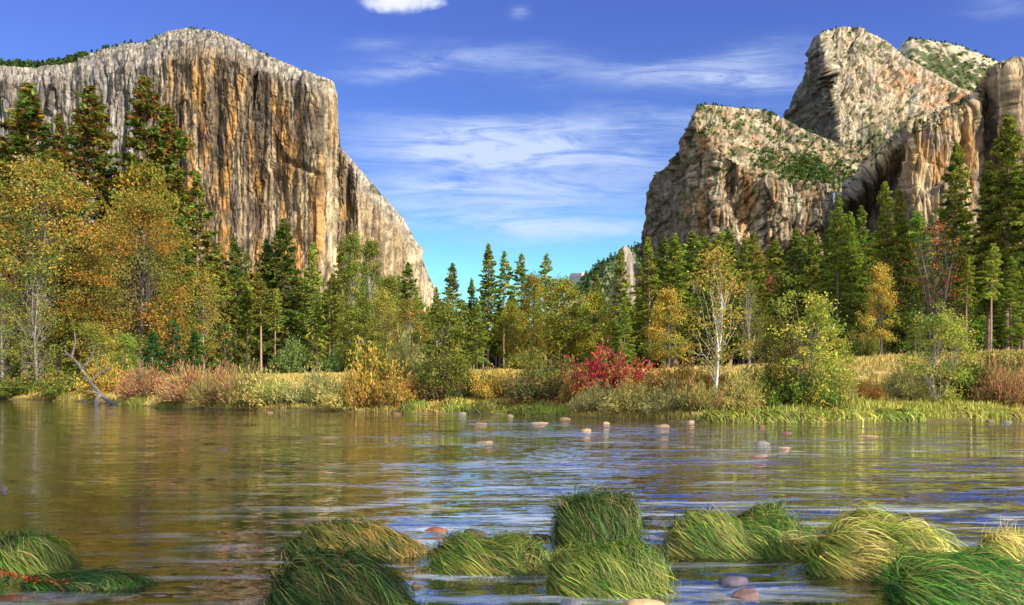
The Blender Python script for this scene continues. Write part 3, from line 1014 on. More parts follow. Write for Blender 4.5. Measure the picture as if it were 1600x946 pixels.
def conifer(name, seed, H=30., cb=.25, R=3.6, gap=.15, dens=1.0, pal=((.04, .075, .015),), brown=0.0, bark=(.27, .175, .12), lean=0., leafL=.62, pw=.85, tr=.33, bcol=(.26, .11, .025)):
    """tapered trunk with limb stubs; boughs of needle tufts in whorls"""
    rng = np.random.default_rng(seed)
    tk, cr = Geo(), Geo()
    zz = np.linspace(0, 1, 12)
    axis = np.stack([lean * zz ** 1.5 + .12 * np.sin(zz * 5 + seed), .12 * np.cos(zz * 4 + seed), zz * H], 1)
    axis[:, :2] -= axis[0, :2]
    tk.tube(axis - np.array([0, 0, .5]), tr * (1 - zz) ** .8 + .03, bark, 8)
    ax = lambda z: np.stack([np.interp(z, axis[:, 2], axis[:, k]) for k in range(3)], -1)
    z = H * cb
    cs, ds, col = [], [], []
    while z < H * .995:
        t = (z - H * cb) / (H * (1 - cb))
        prof = min(1.0, .45 + t * 4) * (1 - t) ** pw + .03
        nb = rng.integers(4, 7)
        a0 = rng.uniform(0, 6.28)
        for k in range(nb):
            if rng.random() < gap:
                continue
            az = a0 + k * 6.283 / nb + rng.normal(0, .3)
            L = R * prof * rng.uniform(.5, 1.2) * (1 + .5 * float(perlin(np.array([math.cos(az) * .9 + seed]), np.array([math.sin(az) * .9]), np.array([z * .16]))[0]))
            el = math.radians(-14 + 46 * t + rng.normal(0, 9))
            dr = .22 * (1 - t)
            hd = np.array([math.cos(az), math.sin(az), 0])
            p0 = ax(z)
            s = np.linspace(0, 1, 4)
            pts = p0 + hd * (L * s)[:, None] + np.array([0, 0, 1.0]) * (L * (math.tan(el) * s - dr * s * s))[:, None]
            if L > .6:
                tk.tube(pts, .05 * (1 - s) + .012, np.array(bark) * .8, 3)
            n = max(4, int(L * 13 * dens))
            s = rng.uniform(.22, 1, n) ** .7
            lat = rng.normal(0, 1, n) * (.10 + .17 * L * (1.05 - s))
            side = np.array([-hd[1], hd[0], 0])
            c = p0 + hd * (L * s)[:, None] + side * lat[:, None]
            c[:, 2] += L * (math.tan(el) * s - dr * s * s) + rng.normal(0, .10, n) - .12 * np.abs(lat)
            d = hd * .8 + side * (np.sign(lat) * .7)[:, None] + rng.normal(0, .45, (n, 3)) + np.array([0, 0, .15])
            cs.append(c)
            ds.append(d)
            pc = np.array(pal[rng.integers(len(pal))]) * rng.uniform(.7, 1.35)
            cc_ = jit(pc, n, rng)
            if brown:
                bm = rng.random(n) < brown * rng.uniform(.3, 1.8)
                cc_[bm] = jit(bcol, bm.sum(), rng)
            col.append(cc_)
        z += rng.uniform(.30, .55) * (1.25 - .5 * t)
    c, d, col = np.concatenate(cs), np.concatenate(ds), np.concatenate(col)
    c = np.repeat(c, 2, 0) + rng.normal(0, .07, (2 * len(c), 3))
    d = np.repeat(d, 2, 0) + rng.normal(0, .35, (2 * len(d), 3))
    cr.leaves(c, d, rng.uniform(.6, 1.25, len(c)) * leafL, leafL * .34, np.repeat(col, 2, 0), rng)
    return tk.mesh(name + '_trunk', M_BARK), cr.mesh(name + '_crown', M_LEAF), H


def broadleaf(name, seed, H=20., W_=14., cb=.15, nclump=150, nleaf=90, cr_r=1.1, leaf=.30, pal=((.2, .1, .02),), bark=(.10, .08, .06), trunks=1, tr=.35, spread=.15, top=.7, lw=.62, hole=.0):
    """trunk(s), limbs to leaf clumps filling an uneven crown"""
    rng = np.random.default_rng(seed)
    tk, cr = Geo(), Geo()
    # clump centres inside a lumpy envelope
    C = []
    while len(C) < nclump:
        t = rng.uniform(0, 1)
        a = rng.uniform(0, 6.283)
        rr = math.sqrt(rng.uniform(.08, 1))
        env = math.sin(math.pi * min(1, (t * .92 + .05)) ** top) ** .7
        lump = 1 + .55 * float(perlin(np.array([math.cos(a) * 1.4 + seed]), np.array([math.sin(a) * 1.4]), np.array([t * 3.0]))[0])
        p = np.array([math.cos(a) * rr * env * lump * W_ / 2, math.sin(a) * rr * env * lump * W_ / 2, H * (cb + (1 - cb) * t)])
        if hole and perlin(np.array([p[0] * .3 + seed]), np.array([p[1] * .3]), np.array([p[2] * .3]))[0] > hole:
            continue
        C.append(p)
    C = np.array(C)
    C[np.argmax(C[:, 2]), 2] = H * .97
    axes = []
    for k in range(trunks):
        a = rng.uniform(0, 6.28) + k * 6.283 / trunks
        s = np.linspace(0, 1, 10)
        off = spread * W_ * s ** 1.2 * (1 if trunks > 1 else .25)
        P = np.stack([math.cos(a) * (off + .12 * k) + .15 * np.sin(s * 6 + k), math.sin(a) * (off + .12 * k) + .15 * np.cos(s * 5 + k), s * H * (.88 - .06 * k)], 1)
        P[:, :2] -= P[0, :2] * .8
        tk.tube(P - np.array([0, 0, .4]), tr * (1 - s * .92), bark, 8)
        axes.append(P)
    for i, c in enumerate(C):
        A = axes[i % trunks]
        h = c[2] * rng.uniform(.35, .8)
        b = np.array([np.interp(h, A[:, 2], A[:, k]) for k in range(3)])
        s = np.linspace(0, 1, 5)
        mid = b + (c - b) * s[:, None]
        mid += rng.normal(0, .07 * np.linalg.norm(c - b), (5, 3)) * (s * (1 - s) * 4)[:, None]
        if i % 2 == 0:
            tk.tube(mid, tr * .11 * (1 - s) + .012, np.array(bark) * rng.uniform(.55, .85), 4)
    n = nclump * nleaf
    ci = np.repeat(np.arange(nclump), nleaf)
    rad = cr_r * rng.uniform(.5, 1.3, nclump)[ci]
    off = rng.normal(size=(n, 3)) * (rad * .5)[:, None] * np.array([1, 1, .65])
    p = C[ci] + off
    hue = rng.integers(0, len(pal), nclump)
    cols = np.array(pal)[hue] * rng.uniform(.75, 1.3, (nclump, 1))
    col = cols[ci] * rng.uniform(.65, 1.35, (n, 1)) * rng.uniform(.88, 1.12, (n, 3))
    d = rng.normal(size=(n, 3)) * np.array([1, 1, .7])
    cr.leaves(p, d, rng.uniform(.6, 1.3, n) * leaf, leaf * lw, col, rng, rng.normal(size=(n, 3)) + np.array([0, 0, .8]))
    return tk.mesh(name + '_trunk', M_BARK), cr.mesh(name + '_crown', M_LEAF), H


GRN = ((.20, .265, .038), (.26, .30, .044), (.35, .34, .055))
DKG = ((.11, .175, .032), (.155, .21, .036), (.24, .245, .045))
BRT = ((.25, .335, .046), (.31, .36, .05), (.19, .285, .042))
PROTO = {
    'pineA': conifer('pine', 1, cb=.18, R=4.9, gap=.24, dens=.95, pal=DKG + ((.07, .08, .015),), brown=.22, leafL=.7),
    'pineB': conifer('pine', 2, cb=.14, R=5.2, gap=.16, dens=1.0, pal=DKG + ((.08, .085, .015),), brown=.20),
    'pineC': conifer('pine', 3, cb=.32, R=4.4, gap=.2, pal=GRN, leafL=.66),
    'pineD': conifer('pine', 4, cb=.22, R=4.6, gap=.12, pal=GRN + ((.11, .13, .022),), leafL=.6),
    'pineE': conifer('pine', 14, cb=.5, R=3.8, gap=.25, pal=GRN, brown=.06, tr=.28, lean=.8, bark=(.36, .23, .16)),
    'firA': conifer('fir', 5, cb=.1, R=6.0, gap=.06, dens=1.1, pal=DKG),
    'firB': conifer('fir', 6, cb=.07, R=5.6, gap=.05, dens=1.1, pal=BRT, leafL=.55),
    'firC': conifer('fir', 7, cb=.12, R=5.2, gap=.1, dens=1.0, pal=GRN + ((.10, .14, .03),), leafL=.6),
    'cedar': conifer('cedar', 8, cb=.02, R=5.5, gap=.02, dens=1.15, pal=((.085, .15, .022), (.11, .17, .028), (.06, .11, .02)), leafL=.55, pw=.7),
    'young': conifer('young_pine', 9, H=10, cb=.03, R=3.0, gap=.05, dens=1.5, pal=((.05, .13, .03), (.035, .10, .028), (.07, .15, .03)), leafL=.5, tr=.12, pw=.6),
    'youngcone': conifer('young_pine', 19, H=10, cb=.03, R=3.0, gap=.05, dens=1.5, pal=((.05, .13, .03), (.035, .10, .028), (.07, .15, .03)), leafL=.5, tr=.12, brown=.16, bcol=(.60, .24, .08), pw=.6),
    'oakA': broadleaf('oak', 10, H=22, W_=15, nclump=235, nleaf=125, pal=((0.378, 0.252, 0.0472), (0.283, 0.23, 0.044), (0.44, 0.22, 0.042), (0.137, 0.163, 0.0315), (0.178, 0.21, 0.0378)), cr_r=1.75, leaf=.25, hole=0.6, bark=(0.189, 0.155, 0.12)),
    'oakB': broadleaf('oak', 11, H=20, W_=13, nclump=220, nleaf=120, pal=((0.347, 0.22, 0.042), (0.399, 0.2, 0.0399), (0.23, 0.215, 0.042), (0.147, 0.163, 0.0315), (0.168, 0.189, 0.0357)), cr_r=1.75, leaf=.25, hole=0.5, bark=(0.189, 0.155, 0.12)),
    'oakC': broadleaf('oak', 12, H=18, W_=13, nclump=150, nleaf=95, pal=((0.264, 0.264, 0.0395), (0.329, 0.281, 0.0428), (0.189, 0.222, 0.0362), (0.412, 0.281, 0.0412),), cr_r=1.7, leaf=.42),
    'goldA': broadleaf('golden_tree', 13, H=15, W_=7.5, nclump=100, nleaf=90, pal=((0.439, 0.329, 0.061), (0.488, 0.305, 0.0549), (0.329, 0.305, 0.0549)), cr_r=1.2, leaf=.36, top=.6),
    'alderA': broadleaf('alder', 20, H=9, W_=5.6, cb=.08, nclump=105, nleaf=62, cr_r=.72, leaf=.19, pal=((.25, .27, .045), (.33, .31, .055), (.18, .215, .036), (.40, .31, .06)), bark=(.24, .21, .17), trunks=5, tr=.07, spread=.28, hole=0.12),
    'alderB': broadleaf('alder', 21, H=8, W_=6.2, cb=.05, nclump=110, nleaf=62, cr_r=.72, leaf=.19, pal=((0.264, 0.314, 0.0527), (0.165, 0.239, 0.0428), (0.362, 0.362, 0.0626),), bark=(.26, .23, .19), trunks=6, tr=.06, spread=.33, hole=0.1),
    'alderC': broadleaf('alder', 22, H=8, W_=4.6, cb=.1, nclump=150, nleaf=62, cr_r=.8, leaf=.22, pal=((.22, .27, .045), (.29, .31, .055), (.16, .21, .036)), bark=(.28, .26, .22), trunks=2, tr=.08, spread=.1, top=.8, hole=0.3),
    'birch': broadleaf('birch', 23, H=10, W_=4.4, cb=.28, nclump=64, nleaf=48, cr_r=.75, leaf=.2, pal=((0.445, 0.379, 0.0741), (0.314, 0.329, 0.0577), (0.527, 0.362, 0.0659),), bark=(.62, .57, .47), trunks=2, tr=.10, spread=.07, hole=.3),
    'aspen': broadleaf('aspen', 24, H=20, W_=5.5, cb=.15, nclump=110, nleaf=100, cr_r=1.2, leaf=.30, pal=((0.14, 0.198, 0.0329), (0.198, 0.231, 0.0395), (0.264, 0.248, 0.0494),), bark=(.55, .5, .42), trunks=1, tr=.17, top=.6, hole=.25),
    'bare': broadleaf('bare_tree', 25, H=17, W_=9, cb=.12, nclump=150, nleaf=26, cr_r=1.3, leaf=.26, pal=((0.165, 0.189, 0.0362), (0.115, 0.156, 0.0329), (0.248, 0.215, 0.0412),), bark=(.33, .28, .22), trunks=2, tr=.22, spread=.06),
    'deadish': broadleaf('bare_tree', 26, H=20, W_=14, cb=.15, nclump=170, nleaf=18, cr_r=1.3, leaf=.32, pal=((0.0494, 0.0824, 0.0264), (0.0329, 0.0494, 0.0198), (0.494, 0.115, 0.0329), (0.0577, 0.0988, 0.0296),), bark=(.16, .12, .10), trunks=3, tr=.3, spread=.22),
    'yellow': broadleaf('yellow_tree', 27, H=15, W_=8, cb=.2, nclump=110, nleaf=70, cr_r=1.2, leaf=.28, pal=((0.428, 0.314, 0.0577), (0.329, 0.281, 0.0527), (0.248, 0.248, 0.0494),), bark=(.36, .3, .23), trunks=1, tr=.2, hole=.3),
    'redtree': broadleaf('red_tree', 28, H=12, W_=6, cb=.2, nclump=60, nleaf=50, cr_r=1.1, leaf=.34, pal=((0.439, 0.146, 0.0732), (0.366, 0.171, 0.061), (0.439, 0.22, 0.0976), (0.195, 0.183, 0.0366)), tr=.2),
}
for k_, args in {'pineA2': dict(seed=31, cb=.24, R=4.6, gap=.3, pal=DKG + ((.11, .12, .022),), brown=.2, leafL=.7), 'pineB2': dict(seed=32, cb=.2, R=4.9, gap=.22, pal=DKG + GRN[:1], brown=.12),
                 'pineD2': dict(seed=33, cb=.3, R=4.4, gap=.2, pal=GRN, leafL=.6, lean=.5), 'pineC2': dict(seed=34, cb=.4, R=4.2, gap=.26, pal=GRN + DKG[:1], leafL=.64, lean=-.4),
                 'firA2': dict(seed=35, cb=.16, R=5.6, gap=.13, pal=DKG + GRN[:1]), 'firC2': dict(seed=36, cb=.08, R=5.6, gap=.16, pal=GRN, leafL=.6), 'firB2': dict(seed=37, cb=.1, R=5.2, gap=.12, pal=BRT, leafL=.55)}.items():
    PROTO[k_] = conifer(k_[:4].rstrip('ABCD'), **args)
KINDN = {'pineA': 'pine_tree', 'pineB': 'pine_tree', 'pineC': 'pine_tree', 'pineD': 'pine_tree', 'pineE': 'pine_tree', 'firA': 'fir_tree', 'firB': 'fir_tree', 'firC': 'fir_tree', 'cedar': 'cedar_tree',
         'young': 'young_pine', 'youngcone': 'young_pine', 'oakA': 'oak_tree', 'oakB': 'oak_tree', 'oakC': 'oak_tree', 'goldA': 'oak_tree', 'alderA': 'alder_tree', 'alderB': 'alder_tree', 'alderC': 'alder_tree', 'birch': 'birch_tree',
         'aspen': 'birch_tree', 'bare': 'alder_tree', 'deadish': 'oak_tree', 'yellow': 'cottonwood_tree', 'redtree': 'maple_tree'}
PRNG = random.Random(5)


def plant(kind, px, top, Y, label, wide=1.0, group=None, rz=None):
    X = (px - CX) / FPX * Y
    gz = float(ground_z(X, Y))
    tk, cr, H0 = PROTO[kind + '2' if kind + '2' in PROTO and PRNG.random() < .5 else kind]
    H = max(1.0, CAMZ + (HY - top) / FPX * Y - gz)
    s = H / H0
    if kind[:4] in ('pine', 'firA', 'firB', 'firC'):
        wide = wide * 1.28
    t = add_obj(KINDN[kind], None, None, (X, Y, gz), PRNG.uniform(0, 6.28) if rz is None else rz, (s * wide, s * wide, s), label, 'tree', group)
    add_obj('trunk', tk, t)
    add_obj('crown', cr, t)
    return t


TREES = [
    # left bank
    ('pineA', 42, 128, 112, 'tall gappy pine nearest the left edge of the photo', 1.1),
    ('pineB', 92, 176, 122, 'slim pine spire between the two tallest pines at far left', .6),
    ('pineB', 137, 133, 110, 'tall full pine second from the left, before the grey end of the cliff', 1.15),
    ('pineA', 224, 122, 112, 'tallest pine of the left bank, rising over the broad rusty oak', 1.05),
    ('pineB', 258, 165, 116, 'pine close against the right side of the tallest left pine', .95),
    ('pineA', 8, 215, 118, 'pine cut off by the left edge beneath the gappy tall pine', .9),
    ('pineA', 306, 270, 108, 'lone dark narrow pine standing before the orange cliff face', .9),
    ('oakA', 66, 262, 92, 'large golden oak crown at the left edge', 1.08),
    ('oakB', 222, 310, 88, 'broad rusty oak leaning over the bank near the fallen log', 1.05),
    ('oakC', 225, 262, 104, 'olive oak top below the tallest left pine', .6),
    ('oakB', 145, 395, 96, 'olive brown oak wedged between the two large oaks at left', .62),
    ('cedar', 284, 335, 96, 'bright green cedar at the right side of the rusty oak', .85),
    ('bare', 58, 410, 84, 'half bare alder with pale grey trunk standing at the left waterline', 1.0),
    ('bare', 5, 440, 86, 'half bare alder cut by the left edge over dark water', .9),
    ('alderA', 150, 490, 79, 'pale green alder leaning out above the fallen log', 1.1),
    ('alderC', 195, 520, 82, 'small green alder under the rusty oak on the bank', 1.0),
    ('young', 240, 520, 78, 'young blue green pine at the foot of the bright cedar', 1.0),
    ('youngcone', 272, 500, 72, 'young pine with orange cones beside the bright cedar', .9),
    ('young', 305, 520, 74, 'short young pine between two cone covered young pines', .9),
    ('youngcone', 352, 508, 70, 'young pine full of orange cones at the meadow edge, rightmost of its row', .85),
    ('yellow', 318, 425, 105, 'yellowing cottonwood with a pale forked trunk beside the lone dark pine', .9),
    # left of the middle
    ('firA', 341, 384, 150, 'small dark fir top just right of the yellowing cottonwood', .8),
    ('firA', 367, 371, 150, 'pointed dark fir below the cliff, middle of three', .8),
    ('pineB', 388, 392, 155, 'short pine close behind the pointed dark fir', .7),
    ('pineE', 408, 425, 118, 'slanting pine with a long bare reddish trunk', 1.0),
    ('pineE', 352, 420, 122, 'bare stemmed pine behind the young pines', .9),
    ('pineE', 385, 440, 120, 'thin straight pine left of the slanting bare trunk', .9),
    ('pineE', 430, 450, 124, 'thin pine trunk standing right of the slanting bare trunk', .8),
    ('firA', 416, 374, 160, 'dark fir shoulder left of the biggest fir below the cliff', .8),
    ('firA', 442, 342, 158, 'biggest dark fir standing below the cliff centre', .95),
    ('firC', 488, 378, 165, 'blue green narrow fir right of the biggest dark fir', .75),
    ('pineE', 495, 470, 125, 'small pine with a bent bare trunk by the round olive bush', .9),
    ('pineD', 535, 374, 150, 'tall pine left of the slender white birch', .75),
    ('aspen', 552, 362, 112, 'slender white trunked birch in front of the cliff foot', .75),
    ('aspen', 578, 372, 118, 'loose leaved birch right of the slender white birch', .9),
    ('aspen', 610, 430, 110, 'thin olive birch left of the conical dark fir', 1.0),
    ('firA', 639, 410, 170, 'conical dark fir below the right end of the cliff', .95),
    ('yellow', 600, 455, 95, 'olive yellow cottonwood behind the orange willow', 1.0),
    ('yellow', 640, 470, 92, 'soft olive cottonwood under the conical dark fir', 1.1),
    ('alderC', 560, 480, 90, 'green alder around the foot of the white birch', 1.3),
    ('alderC', 692, 470, 46, 'leafy green alder on the bank in the middle, taller than all shrubs by it', .95),
    ('firC', 708, 412, 190, 'fir with a sunlit right side left of the central pine row', 1.0),
    ('pineD', 736, 434, 195, 'small pine spire next to the sunlit fir', .7),
    # middle
    ('pineD', 762, 380, 190, 'tallest pine of the central row', .8),
    ('pineC', 787, 392, 196, 'pine just right of the tallest in the central row', .8),
    ('pineC', 812, 396, 188, 'pine with a long bare trunk in the central row', .95),
    ('pineD', 852, 397, 205, 'rounded topped pine behind the yellow green oaks', .9),
    ('firB', 745, 465, 150, 'dark green fir low beneath the central pine row', 1.0),
    ('oakC', 832, 432, 170, 'tall yellow green oak between the central pines', .6),
    ('oakC', 880, 438, 150, 'wide yellow green oak right of the central pines', .95),
    ('oakC', 930, 458, 145, 'golden rounded oak behind the red bush', .8),
    ('oakC', 800, 475, 160, 'low yellow oak at the foot of the central pines', .7),
    ('pineC', 932, 430, 230, 'small pine top before the wooded ridge', .9),
    ('pineC', 970, 388, 170, 'slim dark pine before the grey pinnacle', .75),
    ('firC', 1013, 371, 140, 'tall pointed green fir left of the dark rock wall', .95),
    ('pineD', 1054, 365, 150, 'olive pine against the shaded rock foot', .9),
    ('goldA', 1044, 455, 112, 'golden oak at the edge of the meadow right of the pointed green fir', 1.0),
    ('firB', 975, 470, 135, 'deep green fir under the slim dark pine', .9),
    ('firA', 1082, 362, 170, 'dark conifer behind the pale birch top', 1.0),
    ('pineD', 1118, 372, 175, 'olive conifer right behind the pale birch', .9),
    ('firC', 1162, 374, 150, 'upright green fir right of the pale birch', .85),
    ('redtree', 1188, 398, 190, 'small red leaved maple high between conifers', .55),
    ('birch', 1118, 398, 35.2, 'pale birch with two white trunks and thin yellow leaves on the river bank', 1.0),
    ('alderA', 1252, 430, 35.6, 'large yellow green alder of many stems on the right bank', 1.0),
    ('alderA', 1205, 475, 36.5, 'smaller alder leaning left beside the large yellow green alder', .9),
    ('alderA', 1300, 510, 36.5, 'low alder at the right side of the large yellow green alder', 1.0),
    ('alderB', 1462, 472, 38, 'round airy alder with pale stems standing on the grassy right bank', 1.0),
    ('bare', 1170, 440, 62, 'bare twiggy alder between the pale birch and the large alder', .9),
    # right
    ('firA', 1244, 358, 150, 'dark fir behind the large yellow green alder', .9),
    ('firC', 1268, 362, 140, 'green fir left of the pair below the waterfall', .8),
    ('firB', 1309, 303, 130, 'bright fir directly below the waterfall', .75),
    ('firB', 1330, 330, 134, 'green fir just right of the waterfall fir', .7),
    ('firA', 1347, 322, 150, 'dark fir right of the waterfall', .7),
    ('firC', 1382, 284, 125, 'tall pale green fir with twin tops, left top', .75),
    ('firC', 1406, 296, 127, 'tall pale green fir with twin tops, right top', .75),
    ('pineD', 1494, 222, 122, 'tall pine before the streaked cliff left of the tallest at the right', .85),
    ('pineD', 1572, 178, 115, 'tallest pine of the right bank near the photo edge', .9),
    ('pineD', 1544, 252, 118, 'pine under the left side of the tallest right pine', .8),
    ('pineC', 1604, 235, 112, 'pine cut by the right edge of the photo', .9),
    ('deadish', 1462, 345, 108, 'dark tangled oak of bare boughs with a few red leaves', .95),
    ('goldA', 1376, 418, 105, 'golden brown tree alone at the edge of the right meadow', .75),
    ('firB', 1430, 430, 118, 'deep green fir inside the dark tangled oak', .9),
    ('pineE', 1548, 380, 100, 'pine with a straight orange trunk at the right meadow', .9),
    ('pineE', 1510, 400, 104, 'pine trunk behind the round airy alder', .8),
    ('firB', 1580, 400, 108, 'bushy green fir low at the right edge', 1.0),
]
for t in TREES:
    plant(*t[:5], wide=t[5])

near_pine = add_obj('pine_tree', None, None, (10.3, -2.7, .3), 1.0, (.36, .36, .5), 'slim pine on the near bank beyond the right of the view, shading the left tussocks', 'tree')
add_obj('trunk', PROTO['pineD'][0], near_pine)
add_obj('crown', PROTO['pineD'][1], near_pine)

# the stands behind: rows nobody could tell apart, one label for each stand
STANDS = [
    (-60, 330, (430, 520), (125, 190), 26, 'conifer in the shaded stand behind the big left oaks', 'conifers behind the left oaks'),
    (320, 700, (425, 500), (165, 260), 40, 'conifer in the dense stand under the orange cliff', 'conifers under the orange cliff'),
    (690, 1020, (455, 505), (205, 290), 30, 'conifer in the back row behind the central pines and oaks', 'conifers behind the central pines'),
    (1020, 1290, (362, 455), (180, 300), 44, 'conifer in the dark stand at the foot of the rocky peak', 'conifers under the rocky peak'),
    (1280, 1660, (330, 455), (135, 230), 56, 'conifer in the dark stand behind the right meadow', 'conifers behind the right meadow'),
]
for (x0, x1, tp, yy, n, lab, grp) in STANDS:
    for k in range(n):
        px = x0 + (x1 - x0) * (k + PRNG.random()) / n
        lim = 700 if x1 > 700 else 9999
        kind = PRNG.choice(['firA', 'firA', 'firC', 'pineC', 'pineD', 'firB', 'pineB'])
        plant(kind, px, PRNG.uniform(*tp), PRNG.uniform(*yy), lab, PRNG.uniform(.9, 1.25), grp)


# ------------------------------------------------------------------ shrubs and grasses of the far bank
def shrub_meshes(seed, W_, H, nst, nleaf, leaf, pal, bark=(.16, .11, .07), narrow=.5, droop=.3, up=.6):
    rng = np.random.default_rng(seed)
    st, lf = Geo(), Geo()
    cs, ds = [], []
    for k in range(nst):
        a = rng.uniform(0, 6.283)
        r = math.sqrt(rng.uniform(0, 1)) * W_ / 2
        h = H * rng.uniform(.35, 1.0) * (1 - .45 * (r / (W_ / 2)) ** 2) * (.82 + .75 * float(perlin(np.array([math.cos(a) * r * .8 + seed]), np.array([math.sin(a) * r * .8]), np.array([1.5]))[0])) * (1.25 if rng.random() < .06 else 1)
        b = np.array([math.cos(a), math.sin(a), 0]) * r * .45
        e = np.array([math.cos(a) * r, math.sin(a) * r, h])
        s = np.linspace(0, 1, 5)
        P = b + (e - b) * s[:, None]
        P[:, 2] = h * (s + droop * s * (1 - s))
        st.tube(P, .018 * (1 - s) + .006, np.array(bark) * rng.uniform(.7, 1.3), 3)
        n = nleaf
        q = rng.uniform(.12, 1.03, n)
        c = np.stack([np.interp(q, s, P[:, i]) for i in range(3)], 1) + rng.normal(0, .14, (n, 3))
        cs.append(c)
        ds.append((e - b)[None] / H * up + rng.normal(0, .5, (n, 3)))
    c, d = np.concatenate(cs), np.concatenate(ds)
    c[:, 2] = np.maximum(c[:, 2], .02)
    n = len(c)
    pal = np.array(pal)
    f = fbm(c[:, 0] * .9 + seed, c[:, 1] * .9, c[:, 2] * .9, 3)
    idx = np.clip(((f + .45) / .9 + rng.normal(0, .16, n)) * len(pal), 0, len(pal) - .01).astype(int)
    col = pal[idx] * rng.uniform(.7, 1.3, (n, 1))
    lf.leaves(c, d, rng.uniform(.6, 1.3, n) * leaf, leaf * narrow, col, rng)
    return st.mesh('shrub_stems', M_BARK), lf.mesh('shrub_foliage', M_LEAF), W_, H


WIL = ((.30, .33, .10), (.42, .40, .14), (.50, .42, .16), (.22, .27, .07))
ORG = ((0.488, 0.211, 0.0488), (0.406, 0.26, 0.0569), (0.276, 0.244, 0.0488), (0.552, 0.276, 0.0813))
SHP = {
    'willow': shrub_meshes(40, 4.2, 2.0, 170, 55, .19, WIL, narrow=.26, up=1.6),
    'willow2': shrub_meshes(41, 4.0, 1.9, 150, 55, .19, ((.38, .35, .10), (.54, .42, .14), (.26, .29, .07), (.48, .30, .10)), narrow=.28, up=1.5),
    'red': shrub_meshes(42, 4.4, 2.4, 170, 55, .17, ((.50, .035, .05), (.56, .07, .06), (.48, .16, .05), (.36, .28, .05), (.52, .06, .08))),
    'redmix': shrub_meshes(51, 4.4, 2.2, 160, 55, .17, ((.44, .08, .05), (.46, .24, .06), (.40, .34, .07), (.20, .25, .04), (.45, .20, .08))),
    'orange': shrub_meshes(43, 4.2, 1.8, 150, 55, .16, ORG),
    'green': shrub_meshes(44, 4.0, 1.9, 150, 55, .17, ((0.13, 0.195, 0.0325), (0.195, 0.244, 0.0406), (0.0894, 0.139, 0.0293), (0.357, 0.26, 0.0488))),
    'dark': shrub_meshes(45, 3.8, 1.7, 170, 30, .16, ((0.0813, 0.114, 0.0293), (0.163, 0.13, 0.0406), (0.227, 0.114, 0.0488), (0.114, 0.163, 0.0325)), bark=(0.195, 0.13, 0.0975)),
    'redgrass': shrub_meshes(46, 4.0, 1.1, 220, 34, .2, ((.42, .25, .10), (.46, .20, .10), (.50, .36, .13), (.34, .30, .09), (.44, .17, .10)), narrow=.2, up=2),
    'reed': shrub_meshes(47, 3.4, 1.5, 240, 30, .26, ((0.325, 0.309, 0.0813), (0.439, 0.341, 0.114), (0.211, 0.26, 0.0569), (0.504, 0.276, 0.114)), narrow=.16, up=3.2),
    'yellowbush': shrub_meshes(48, 4.6, 2.6, 120, 46, .2, ((0.455, 0.309, 0.0569), (0.357, 0.293, 0.0569), (0.536, 0.276, 0.0488), (0.227, 0.244, 0.0488))),
    'olivebush': shrub_meshes(49, 5.2, 4.4, 150, 75, .24, ((0.163, 0.227, 0.0569), (0.211, 0.269, 0.0731), (0.122, 0.179, 0.0488))),
}


def shrub(kind, px, top, q, width, label, cat='shrub', group=None, Y=None):
    ys = float(np.interp(px, *YSH))
    Y = ys + q * .72 if Y is None else Y
    X = (px - CX) / FPX * Y
    gz = float(ground_z(X, Y)) - .05
    st, lf, W0, H0 = SHP[kind]
    H = max(.6, (CAMZ + (HY - top) / FPX * Y - gz) * 1.32)
    w = width / FPX * Y / W0
    nm = {'red': 'dogwood_shrub', 'willow': 'willow_shrub', 'willow2': 'willow_shrub', 'redgrass': 'grass_clump', 'reed': 'reed_clump', 'olivebush': 'round_bush'}.get(kind, 'shrub')
    t = add_obj(nm, None, None, (X, Y, gz), PRNG.uniform(0, 6.28), (w, w, H / H0), label, cat, group)
    add_obj('stems', st, t)
    add_obj('foliage', lf, t)


